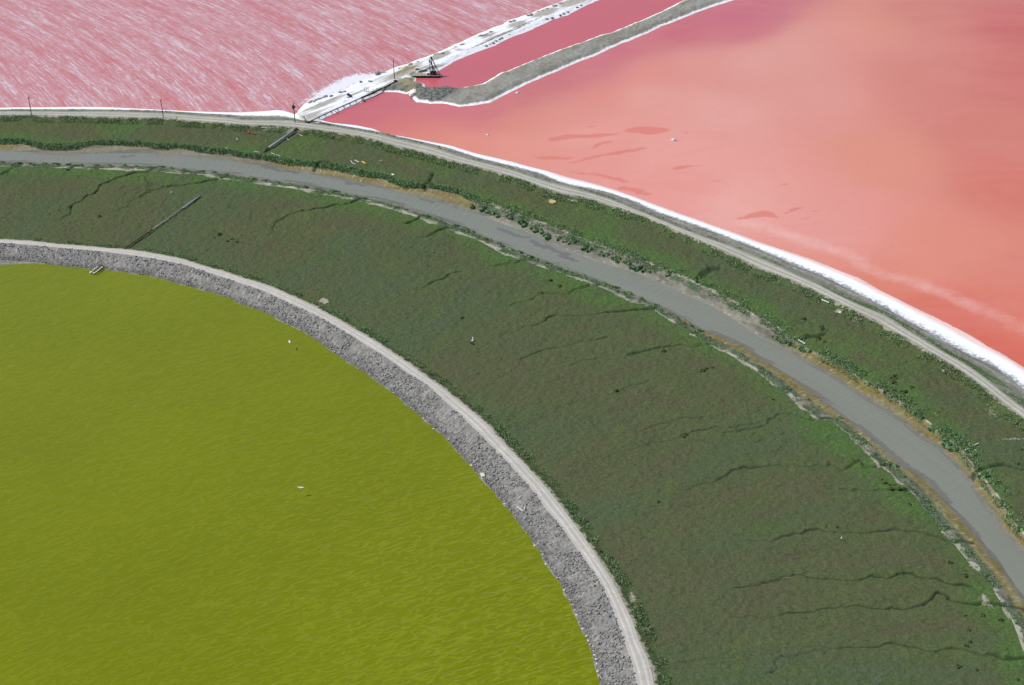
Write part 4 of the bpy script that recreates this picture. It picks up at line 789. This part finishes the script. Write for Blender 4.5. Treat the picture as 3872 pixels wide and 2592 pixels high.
for i, (p, lab) in enumerate(((((430,485),(550,492)), 'red-brown plank lying lowest left in the timber heap'), (((585,490),(700,508)), 'red-brown plank lowest in the middle of the timber heap'), (((740,465),(820,508)), 'red-brown plank at the right end of the timber heap'), (((470,395),(530,380)), 'short rust-red plank just under the long bent log'), (((520,430),(540,480)), 'short upright red-brown plank in the middle of the timber heap'), (((610,390),(660,412)), 'orange-brown plank under the right half of the bent log'))):
    board(zz8(p), 1.45, M_orange, .45, .25, lab, 'plank', 'plank', 'red-brown timbers below the road')
board(zz8([(800,370),(950,380)]), 1.9, M_white, .32, .3, 'upper of two long white beams lying beside the road left of the steel pipe', 'beam', 'beam')
board(zz8([(1040,425),(1245,422)]), 1.6, M_white, .22, .2, 'lower and thinner long white beam beside the road left of the steel pipe', 'beam', 'beam')
t = empty('timber_frame', P(*zz8([(925,352)])[0], 2.0), 'pale rectangular timber frame lying at the road edge above the white beams', 'frame'); c0 = t.location
fp = [P(a, b, 2.0) - c0 for a, b in zz8([(862,345),(985,338),(992,362),(870,365)])]
for i in range(4): MB().beam(fp[i], fp[(i + 1) % 4], .22, .25).build('rail', M_wood, t)
MB().beam((fp[0] + fp[1]) / 2, (fp[2] + fp[3]) / 2, .2, .25).build('rail', M_wood, t)
board(zz2([(1830,198),(1880,232)]), 1.4, M_yellow, .7, .2, 'bright yellow board lying on the green north marsh', 'board')
board(zz2([(1725,180),(1785,210)]), 1.35, M_white, .4, .2, 'white board lying just left of the bright yellow board', 'board')
board(zz2([(1662,185),(1692,228),(1738,238)]), 1.3, M_white, .2, .18, 'thin bent white plank left of the yellow board', 'board')
board(zz2([(2275,385),(2300,405)]), 1.3, M_pale, .8, .3, 'pale driftwood block on the north marsh right of the yellow board', 'driftwood', 'driftwood')
board(zc([(1065,1130),(1188,1222)]), 1.5, M_white, .30, .2, 'longest white plank lying on the rubble levee slope', 'plank', 'plank')
board(zc([(1235,1108),(1215,1192)]), 1.75, M_white, .24, .2, 'short white plank forming a V with the longest plank on the levee slope', 'plank', 'plank')
board(zc([(1160,920),(1088,968)]), 1.7, M_white, .24, .2, 'short white plank lying uphill of the V of planks on the levee slope', 'plank', 'plank')
for i, (p, lab) in enumerate((([(965,270),(1070,298)], 'short pale plank at upper left of the plank row by the road'), ([(980,195),(1060,235)], 'small pale plank set apart above the plank row by the road'), ([(1110,305),(1200,330)], 'second plank along the top line of the plank row by the road'), ([(1240,345),(1490,392)], 'long pale plank in the top line of the plank row by the road'), ([(900,330),(1130,375)], 'wide pale plank at the left end of the plank row by the road'), ([(1150,412),(1250,440)], 'bright white block at the lower middle of the plank row'), ([(1285,450),(1390,470)], 'bright white block lowest and right of middle in the plank row'), ([(1250,385),(1600,455)], 'long grey plank in the middle line of the plank row'), ([(1430,480),(1590,500)], 'grey plank at the lower right end of the plank row'), ([(1560,420),(1625,440)], 'pale block at the upper right end of the plank row'))):
    board(zy(p), 1.55, M_wood if 'grey' in lab else M_white, .42, .22, lab, 'plank', 'plank', 'planks laid in a row below the dirt road')
def slab(name, pts, z, h, mat, label, cat):
    q = [P(a, b, z) for a, b in pts]; n_ = len(q); m = MB(); m.add([p for p in q] + [p - Vector((0, 0, h)) for p in q], [tuple(range(n_))[::-1], tuple(range(n_, 2 * n_))] + [(i, (i + 1) % n_, n_ + (i + 1) % n_, n_ + i) for i in range(n_)])
    return tag(m.build(name, mat), label, cat)
slab('mat', zy([(335,400),(480,420),(600,460),(612,530),(480,580),(380,560),(290,500)]), 1.45, .3, M_mat, 'orange-yellow mat of dried foam on the north marsh beside the plank row', 'mat')
slab('concrete_slab', zc([(335,465),(405,458),(445,520),(375,542)]), .95, .55, M_conc, 'square white concrete slab at the foot of the rubble levee by the green water', 'slab')
board(T('7', [(368,366),(412,384)]), 1.9, M_white, .4, .25, 'white plank in the shrubs below the dirt road toward the right', 'plank', 'plank')
board(T('7', [(230,605),(270,628)]), 1.3, M_white, .35, .25, 'white plank on the north creek bank below a brown bush', 'plank', 'plank')
board(zr([(780,802),(852,763)]), 1.2, M_white, .35, .25, 'longest pale driftwood log above the creek bank at far right', 'driftwood', 'driftwood')
board(zr([(970,695),(1045,663)]), 1.3, M_white, .25, .2, 'pale driftwood log uphill of the longest log at far right', 'driftwood', 'driftwood')
board(zr([(975,788),(1015,812)]), 1.2, M_white, .25, .2, 'short pale driftwood stick right of the longest log at far right', 'driftwood', 'driftwood')
for i, (t_, a, b) in enumerate((('1', (268,0),(0,0)),)): pass
for i, p in enumerate(([(640,898),(750,912)], [(1020,930),(1110,960)], [(1140,968),(1230,995)], [(260,608),(282,642)], [(1372,615),(1415,645)], [(1645,522),(1720,552)], [(100,855),(180,862)], [(20,822),(60,832)])):
    lab = ['pale driftwood stick on the cordgrass edge left of the steel pipe end', 'long pale driftwood stick right of the steel pipe end', 'pale driftwood stick following the cordgrass edge further right', 'small white stick standing out on the marsh left of the steel pipe', 'white stick beside the middle of the steel pipe', 'pale stick on the marsh right of the steel pipe head', 'pale stick on the cordgrass edge far left of the pipe', 'short pale stick at the left on the cordgrass edge'][i]
    board(zz8(p), 1.25, M_white, .2, .18, lab, 'driftwood', 'driftwood', 'driftwood sticks on the north marsh')
for i, (t_, p) in enumerate((('1', [(412,693),(430,697)]), ('1', [(725,693),(800,695)]), ('1', [(1195,728),(1262,732)]), ('1', [(1375,742),(1420,750)]), ('1', [(1045,715),(1052,718)]))):
    board(T(t_, p), 1.95, M_white, .22, .2, ['white stick at the road foot left of the second utility pole from left', 'long white plank at the road foot, middle of the left half', 'long white plank at the road foot right of the second pole', 'white plank at the road foot left of the dark log', 'white block at the road foot just right of the second pole'][i], 'driftwood', 'driftwood')

# steel pipe across the north marsh
t = empty('steel_pipe', P(1060, 530, 1.9), 'thick grey steel pipe with rusty ends between dirt road and creek bank', 'pipe'); c0 = t.location
A_ = P(1015, 560, 1.9) - c0; B_ = P(1110, 495, 2.2) - c0; E_ = P(1122, 486.5, 2.2) - c0; D_ = P(1003, 569, 1.6) - c0; D2 = P(996, 580, .8) - c0
MB().tube([A_, B_], .42, 14).build('pipe_body', M_steel, t, True); MB().tube([B_, E_], .46, 14).build('rusty_end', M_rust, t, True); MB().tube([A_, D_, D2], .47, 14).build('rusty_elbow', M_rust, t, True)
for k in (.12, .3, .5, .7, .88):
    p = A_.lerp(B_, k); m = MB()
    for s in (-.55, .55): m.beam(p + Vector((s, .3 * s, .3)), p + Vector((s, .3 * s, -1.3)), .16)
    m.beam(p + Vector((-.7, -.2, -.47)), p + Vector((.7, .2, -.47)), .18, .14); m.build('support', M_wood, t)
t = empty('marker_pole', P(1010.5, 556, 1.1), 'thin pale marker pole leaning beside the lower end of the steel pipe', 'pole')
MB().tube([(0, 0, -.3), (-.5, .1, 3.6)], .09, 6).build('shaft', M_wood, t, True); MB().beam((-.15, 0, .8), (.9, .3, 0), .1).build('brace', M_wood, t)
# long low pipe on the wide marsh
t = empty('long_pipe', P(615, 840, 1.1), 'long thin pipe crossing the wide marsh, brown near the levee, pale at its far end', 'pipe'); c0 = t.location
a = P(472, 939, 1.9) - c0; b = P(576, 869, 1.5) - c0; c = P(756, 741.7, 1.5) - c0
MB().tube([a, b], .3, 10).build('rusty_length', M_rust, t, True); MB().tube([b, b.lerp(c, .62)], .24, 10).build('pale_length', M_wood, t, True); MB().tube([b.lerp(c, .625), c], .34, 10).build('galvanised_length', M_steel, t, True)
for k in range(11):
    p = a.lerp(c, (k + .5) / 11); MB().beam(p + Vector((-.5, 0, -.35)), p + Vector((.5, 0, -.35)), .3, .5).build('sleeper', M_wood, t)

# utility poles
def pole(px, py, z, h, lean, label, arm=True, trans=False):
    t = empty('utility_pole', P(px, py, z), label, 'utility pole', 'utility poles along the levees')
    MB().tube([(0, 0, -.6), (lean[0] * .5, lean[1] * .5, h * .5), (lean[0], lean[1], h)], [.19, .17, .13], 8).build('shaft', M_pole, t, True)
    if arm:
        a = math.radians(82); d = Vector((math.cos(a), math.sin(a), 0)); top = Vector((lean[0], lean[1], h - .45)) + Vector((0, -.16, 0))
        MB().beam(top - d * 1.15, top + d * 1.15, .14, .16).build('crossarm', M_pole, t)
        for s in (-1.05, -.4, .4, 1.05):
            q = top + d * s; MB().tube([q + Vector((0, 0, .08)), q + Vector((0, 0, .32))], [.07, .05], 6).build('insulator', M_glass, t, True)
        MB().beam(top - d * .6, top + Vector((0, 0, -.8)), .05).beam(top + d * .6, top + Vector((0, 0, -.8)), .05).build('arm_brace', M_iron, t)
    return t
pole(119.5, 438, 2.1, 9.2, (-.1, 0), 'leftmost wooden utility pole standing at the road edge')
pole(618, 446, 2.1, 8.9, (-.25, 0), 'second wooden utility pole from the left beside the dirt road')
t3 = pole(1116, 464, 2.2, 9.4, (0, 0), 'wooden utility pole with transformers at the levee junction')
for i, (dx, dz) in enumerate(((-.45, 7.9), (.42, 7.6), (-.35, 6.9))):
    m = MB().tube([(dx, -.1, dz - .45), (dx, -.1, dz + .4), (dx, -.1, dz + .5)], [.3, .3, .15], 12); tr = m.build('transformer', M_navy if i else M_iron, t3, True)
    MB().tube([(dx, -.1, dz + .5), (dx, -.1, dz + .75)], .05, 6).build('bushing', M_glass, tr, True)
pole(1492, 300, 2.2, 9.8, (0, 0), 'slender dark pole standing beside the black pipeline end', arm=False)
t = empty('riser_pipe', P(1159, 466, 2.2), 'bent dark riser pipe at the near end of the black pipeline', 'pipe'); c0 = t.location
MB().tube([(0, 0, -.3), (-.1, 0, 1.0), (-.45, .2, 2.0), (-1.1, .4, 2.9)], .16, 8).build('riser', M_iron, t, True); MB().tube([(-1.1, .4, 2.9), (-.7, .4, 3.3)], .14, 8).build('nozzle', M_iron, t, True)
ca, cb = P(1116, 464, 2.2) + Vector((0, -.1, 6.3)), c0 + Vector((-1.1, .4, 2.9))
pts = [ca.lerp(cb, k / 8) - Vector((0, 0, .5 * math.sin(math.pi * k / 8))) for k in range(9)]
tag(MB().tube(pts, .07, 6).build('power_cable', M_iron), 'dark cable sagging from the transformer pole to the riser pipe', 'cable')

# black pipeline along the levee
t = empty('pipeline', P(1330, 390, 2.0), 'long black pipeline on trestles along the pond side of the salt levee', 'pipeline'); c0 = t.location
pl = [P(a, b, 2.75) - c0 for a, b in ((1171, 460), (1261, 417.5), (1300, 400), (1366, 371))]
MB().tube(pl, .22, 10).build('thin_length', M_black, t, True)
pk = [P(a, b, 2.8) - c0 for a, b in ((1366, 371), (1405, 355), (1441, 337))]; MB().tube(pk, .42, 12).build('thick_length', M_black, t, True)
pe = [P(a, b, 2.8) - c0 for a, b in ((1441, 337), (1482, 317), (1501, 306))]; MB().tube(pe, .3, 12).build('upper_length', M_black, t, True)
for k in range(14):
    u = (k + .5) / 14; p = (P(1171 + 330 * u, 460 - 154 * u, 2.7) - c0) if u > .6 else pl[0].lerp(pl[3], u / .6)
    m = MB().beam(p + Vector((-.3, .3, 0)), p + Vector((-.3, .3, -1.9)), .14).beam(p + Vector((.3, -.3, 0)), p + Vector((.3, -.3, -1.9)), .14).beam(p + Vector((-.45, .4, -.4)), p + Vector((.45, -.4, -.4)), .16); m.build('trestle', M_pole, t)
q = P(1266, 423, 2.3) - c0; MB().tube([q + Vector((0, 0, .3)), q + Vector((.5, -.6, .2)), q + Vector((1.1, -.4, -.4)), q + Vector((1.2, .1, -.9))], .12, 8).build('outlet_hose', M_black, t, True)
q = P(1372, 374, 2.5) - c0; MB().tube([q, q + Vector((.5, -1.0, -.3)), q + Vector((.9, -1.6, -1.0))], .18, 8).build('outlet_hose', M_black, t, True); MB().box(q + Vector((-.4, -.5, -.3)), (.7, .6, .6)).build('valve_box', M_deck, t)
t = empty('pump_platform', P(1487, 318, 2.1), 'weathered wooden platform at the upper end of the black pipeline', 'platform', rz=math.atan2(dA[1][1] - dA[0][1], dA[1][0] - dA[0][0]))
for k in range(7): MB().box((k * .62 - 1.9, 0, .55 + .01 * (k % 2)), (.56, 1.7, .12)).build('plank', M_wood, t)
for sx in (-2, 0, 2):
    for sy in (-.7, .7): MB().box((sx, sy, .05), (.22, .22, .9)).build('post', M_pole, t)
MB().box((1.4, 0, 1.0), (1.0, .9, .8)).build('pump_housing', M_iron, t)
# gate rack and heap on the salt
t = empty('metal_gate', P(1386, 349, 2.25), 'rusty barred metal gate leaning on the white salt levee', 'gate', rz=.35)
for z_ in (.25, .95, 1.6, 2.2): MB().tube([(-1.0, 0, z_), (1.0, 0, z_)], .06, 6).build('bar', M_iron, t, True)
for x_ in (-1.0, 0, 1.0): MB().tube([(x_, 0, 0), (x_, 0, 2.35)], .07, 6).build('upright', M_iron, t, True)
t = empty('pipe_rack', P(1416, 345, 2.25), 'low rack of bent dark pipes right of the metal gate', 'rack', rz=.4)
MB().tube([(-1, 0, 0), (-1, 0, 1.0), (-.2, 0, 1.15)], .08, 6).build('hoop', M_iron, t, True); MB().tube([(1, .2, 0), (1, .2, .9), (1.8, .3, 1.0)], .08, 6).build('hoop', M_iron, t, True); MB().tube([(-2.2, -.6, .2), (2.0, -.9, .15)], .09, 6).build('rail', M_rust, t, True)
t = empty('tarpaulin_heap', P(1323, 364, 2.3), 'dark navy heap of tarpaulin and scrap on the white salt levee', 'heap')
for (x_, y_, s_) in ((-.6, 1.0, .9), (.35, -.6, .75)):
    o = bpy.data.objects.new('bundle', rock_mesh('bundle', M_navy, int(s_ * 100), .8)); COL.objects.link(o); o.parent = t; o.location = (x_, y_, .25); o.scale = (s_, s_ * 1.3, s_)
MB().beam((-1.4, -1.6, .1), (1.6, -2.0, .15), .2).beam((-.8, -2.4, .1), (1.0, -1.2, .25), .18).build('scrap_beam', M_iron, t)
board([(1437, 274), (1475, 277)], 2.1, M_wood, .25, .5, 'low grey retaining board across the corner where levee and foam meet', 'board')
board([(1361, 308), (1374, 313)], 1.6, M_iron, .5, .4, 'dark sunken timber in the foam north of the metal gate', 'log', 'log')
lg = [(1178, 460), (1197, 461), (1215, 466), (1232, 470), (1250, 475)]
board(lg, 2.35, M_pole, .5, .4, 'dark log lying at the near corner of the rose pond by the pipeline foot', 'log', 'log')
board([(1194, 464), (1207, 466)], 2.6, M_white, .55, .3, 'short white block lying on the dark log by the pipeline foot', 'block', 'block')
board([(1163, 466), (1180, 461)], 2.4, M_iron, .7, .5, 'dark footing block under the near end of the black pipeline', 'block', 'block')

# dredge barge
def zd(x_, y_): return (1450 + x_ / 7.81, 200 + y_ / 7.81)
a = P(*zd(845, 690), 2.35); b = P(*zd(1650, 690), 2.35); rz = math.atan2(b.y - a.y, b.x - a.x); Lb = (b - a).length
t = empty('dredge_barge', a, 'dark dredging barge with lattice gantry moored at the head of the channel pond', 'barge', rz=rz)
DW = 3.0
m = MB(); hv = [(0, 0, 0), (Lb, 0, 0), (Lb, DW, 0), (0, DW, 0), (.3, .1, -1.5), (Lb - .5, .1, -1.5), (Lb - .5, DW - .1, -1.5), (.3, DW - .1, -1.5)]
m.add(hv, [(0, 1, 2, 3), (7, 6, 5, 4), (0, 4, 5, 1), (1, 5, 6, 2), (2, 6, 7, 3), (3, 7, 4, 0)]).build('hull', M_hull, t)
for k in range(18): MB().box((Lb * (k + .5) / 18, DW / 2, .055 + .008 * (k % 3)), (Lb / 18 - .06, DW - .12, .09)).build('deck_plank', M_deck, t)
for k in range(9): MB().box((.4 + k * (Lb - 4) / 8, .12, .55), (.07, .07, 1.0)).build('rail_post', M_iron, t)
MB().beam((.4, .12, 1.05), (Lb - 3.6, .12, 1.05), .06).beam((.4, .12, .6), (Lb - 3.6, .12, .6), .05).build('handrail', M_iron, t)
MB().beam((.4, DW - .1, 1.05), (Lb - 3.6, DW - .1, 1.05), .06).build('handrail', M_iron, t)
X0 = Lb - 2.9
ho = MB().box((X0, 1.5, .85), (2.3, 1.7, 1.5)).build('winch_house', M_iron, t)
MB().box((X0, 1.5, 1.67), (2.5, 1.9, .14)).build('roof', M_hull, ho); MB().box((X0 - .5, .64, .95), (.6, .05, .5)).build('window', M_glass, ho)
MB().box((X0 - 2.4, 1.3, .45), (.9, .9, .8)).build('engine', M_red, t); MB().tube([(X0 - 3.2, 1.6, .4), (X0 - 1.6, 1.6, .9)], .12, 8).build('exhaust', M_red, t, True)
A1 = Vector((X0 - .9, 2.0, 9.0)); B1 = Vector((X0 - 1.6, 1.2, 7.3))
def lattice(nm, p, q, r_, s_, n_=6):
    m = MB()
    for i in range(2): m.beam(p[i], q[i], .17)
    for k in range(n_):
        u0 = k / n_; u1 = (k + 1) / n_
        m.beam(p[0].lerp(q[0], u0), p[1].lerp(q[1], u1), .09); m.beam(p[1].lerp(q[1], u1), p[0].lerp(q[0], u1), .09)
    m.build(nm, M_iron, t)
lattice('gantry_leg', (A1, A1 + Vector((.25, 0, -.1))), (Vector((Lb - .1, .2, .1)), Vector((Lb - .1, DW - .2, .1))), 0, 0)
lattice('gantry_leg', (A1 + Vector((0, 0, -.2)), A1 + Vector((-.1, .2, -.2))), (Vector((X0 + .5, .3, .1)), Vector((X0 - .5, DW - .3, .1))), 0, 0)
lattice('mast', (B1, B1 + Vector((-.15, .5, 0))), (Vector((X0 - 1.4, .4, .1)), Vector((X0 - 1.5, 2.4, .1))), 0, 0)
lattice('boom', (B1, B1 + Vector((.1, .3, .1))), (Vector((Lb - 1.3, .5, .3)), Vector((Lb - 1.3, DW - .6, .3))), 0, 0)
MB().beam(A1, B1, .08).beam(A1 + Vector((0, 0, -3)), B1 + Vector((0, 0, -2.6)), .1).build('stay', M_iron, t)
MB().beam((Lb, .4, .2), (Lb + .9, 1.0, -.6), .16).beam((Lb, DW - .4, .2), (Lb + .9, 2.0, -.6), .16).beam((Lb + .9, 1.0, -.6), (Lb + .9, 2.0, -.6), .2).build('bow_frame', M_iron, t)
for k, (x_, y_) in enumerate(((1000, 495), (1085, 530))):
    q = P(*zd(x_, y_), 2.9)
    if k == 0:
        t2 = empty('storage_shed', P(*zd(985, 510), 2.2), 'tiny white-roofed storage box on the levee behind the dredge barge', 'box', rz=.25)
        MB().box((0, 0, .5), (1.6, 1.0, 1.0)).build('walls', M_wood, t2); MB().box((0, 0, 1.06), (1.8, 1.2, .1)).build('lid', M_white, t2)
    else:
        o = place_mesh('covered_boat', rock_mesh('covered_boat', simple('grey_green_cover', S(120, 130, 122), S(78, 88, 84), 1.5, .8), 77, .5), P(*zd(1140, 545), 2.4), (2.6, .9, 1.2), .35, 'grey-green covered mound lying on the levee behind the barge', 'mound')
# sluice at the tip of the rubble levee
t = empty('sluice_gate', P(*zd(850, 1200), 1.6), 'small white timber sluice frame at the tip of the rubble levee', 'sluice'); c0 = t.location
for p, q in (((870, 1060), (975, 1160)), ((975, 1160), (800, 1225)), ((710, 1205), (800, 1290)), ((800, 1290), (915, 1215)), ((720, 1240), (790, 1180))):
    MB().beam(P(*zd(*p), 2.5) - c0, P(*zd(*q), 2.5) - c0, .26, .22).build('beam', M_white, t)
for p in ((710, 1205), (800, 1290), (915, 1215), (975, 1160), (800, 1225), (740, 1190)):
    w_ = P(*zd(*p), 2.4) - c0; MB().beam(w_, w_ - Vector((0, 0, 2.0)), .2).build('post', M_wood, t)
MB().beam(P(*zd(810, 1285), 2.0) - c0, P(*zd(910, 1222), 2.0) - c0, .1, 1.1).build('gate_board', M_red, t)

# intake structure on the green pond
def zi(x_, y_): return (300 + x_ / 11.715, 950 + y_ / 11.715)
t = empty('intake_dock', P(*zi(760, 880), .2), 'short wooden intake dock with white side beams reaching into the green pond', 'dock'); c0 = t.location
def pi(x_, y_, z_): return P(*zi(x_, y_), z_) - c0
MB().beam(pi(590, 870, .95), pi(825, 690, 1.15), .28, .3).build('side_beam', M_white, t)
for p, q in (((690, 975), (800, 885)), ((805, 880), (925, 785)), ((940, 775), (1035, 700))): MB().beam(pi(*p, .95), pi(*q, 1.1), .3, .3).build('side_beam', M_white, t)
a, b = pi(610, 925, .7), pi(1010, 615, 1.1); n_ = 9
MB().beam(a + Vector((-.1, .25, .08)), b + Vector((-.1, .25, .08)), .5, .12).build('walkway', M_rust, t)
MB().beam(a + Vector((.35, -.2, -.25)), b + Vector((.35, -.2, -.25)), .6, .12).build('trough', M_pole, t)
for k in range(6):
    p = a.lerp(b, k / 5); MB().beam(p + Vector((-.5, .5, 0)), p + Vector((.75, -.75, 0)), .14, .12).build('cross_beam', M_wood, t); MB().beam(p + Vector((.7, -.7, .2)), p + Vector((.7, -.7, -1.4)), .18).build('post', M_wood, t)
MB().box(pi(510, 950, .5), (.9, .8, .55), .5).build('head_block', M_white, t); MB().box(pi(640, 985, .55), (.8, .5, .45), .2).build('head_block', M_white, t)

# birds
M_bird = simple('white_plumage', (.85, .85, .84), (.7, .7, .7), 4, .8); M_bill = simple('dark_bill', S(60, 56, 50), None, 3, .6); M_leg = simple('dark_leg', S(50, 46, 40), None, 3, .7)
def bird(loc, label, fly=False, rz=0, s=1.0):
    t = empty('white_bird', loc, label, 'bird', rz=rz); t.scale = (s, s, s)
    z_ = .0 if fly else .75
    MB().tube([(-.42, 0, z_ - .02), (-.25, 0, z_), (0, 0, z_ + .03), (.2, 0, z_ + .06), (.32, 0, z_ + .2)] + ([(.5, 0, z_ + .22)] if fly else [(.36, 0, z_ + .42), (.46, 0, z_ + .48)]), [.03, .11, .17, .13, .07] + ([.06] if fly else [.045, .05]), 10).build('body', M_bird, t, True)
    e = Vector((.5, 0, z_ + .22)) if fly else Vector((.46, 0, z_ + .48)); MB().tube([e, e + Vector((.17, 0, -.02))], [.03, .008], 6).build('bill', M_bill, t)
    if fly:
        for s_ in (-1, 1): MB().add([(.15, s_ * .08, .08), (.22, s_ * .55, .24), (-.02, s_ * 1.15, .12), (-.16, s_ * .5, .2), (-.2, s_ * .08, .06)] + [(.15, s_ * .08, .05), (.22, s_ * .55, .21), (-.02, s_ * 1.15, .1), (-.16, s_ * .5, .17), (-.2, s_ * .08, .03)], [(0, 1, 2, 3, 4), (9, 8, 7, 6, 5), (0, 5, 6, 1), (1, 6, 7, 2), (2, 7, 8, 3), (3, 8, 9, 4), (4, 9, 5, 0)]).build('wing', M_bird, t)
    else:
        for s_ in (-.06, .06): MB().tube([(0, s_, z_ - .1), (.02, s_, 0)], .018, 5).build('leg', M_leg, t)
    return t
bird(P(*T('b', [(305, 618)])[0], 3.0), 'white gull flying low over the green pond near the levee', True, .2, 1.15)
bird(P(*T('b', [(372, 1482)])[0], 3.0), 'white gull flying over the open middle of the green pond', True, 1.4, 1.1)
bird(P(*T('8', [(485, 708)])[0], 1.2), 'white bird standing in the lower right marsh below a channel', False, 1, 1.1)
bird(P(*T('b', [(1392, 607)])[0], 1.2), 'white bird standing in the middle of the wide marsh', False, 2, 1.1)
bird(P(*T('1', [(1015, 1152)])[0], 1.2), 'white bird standing in the marsh near the far end of the long pipe', False, 0, 1.1)
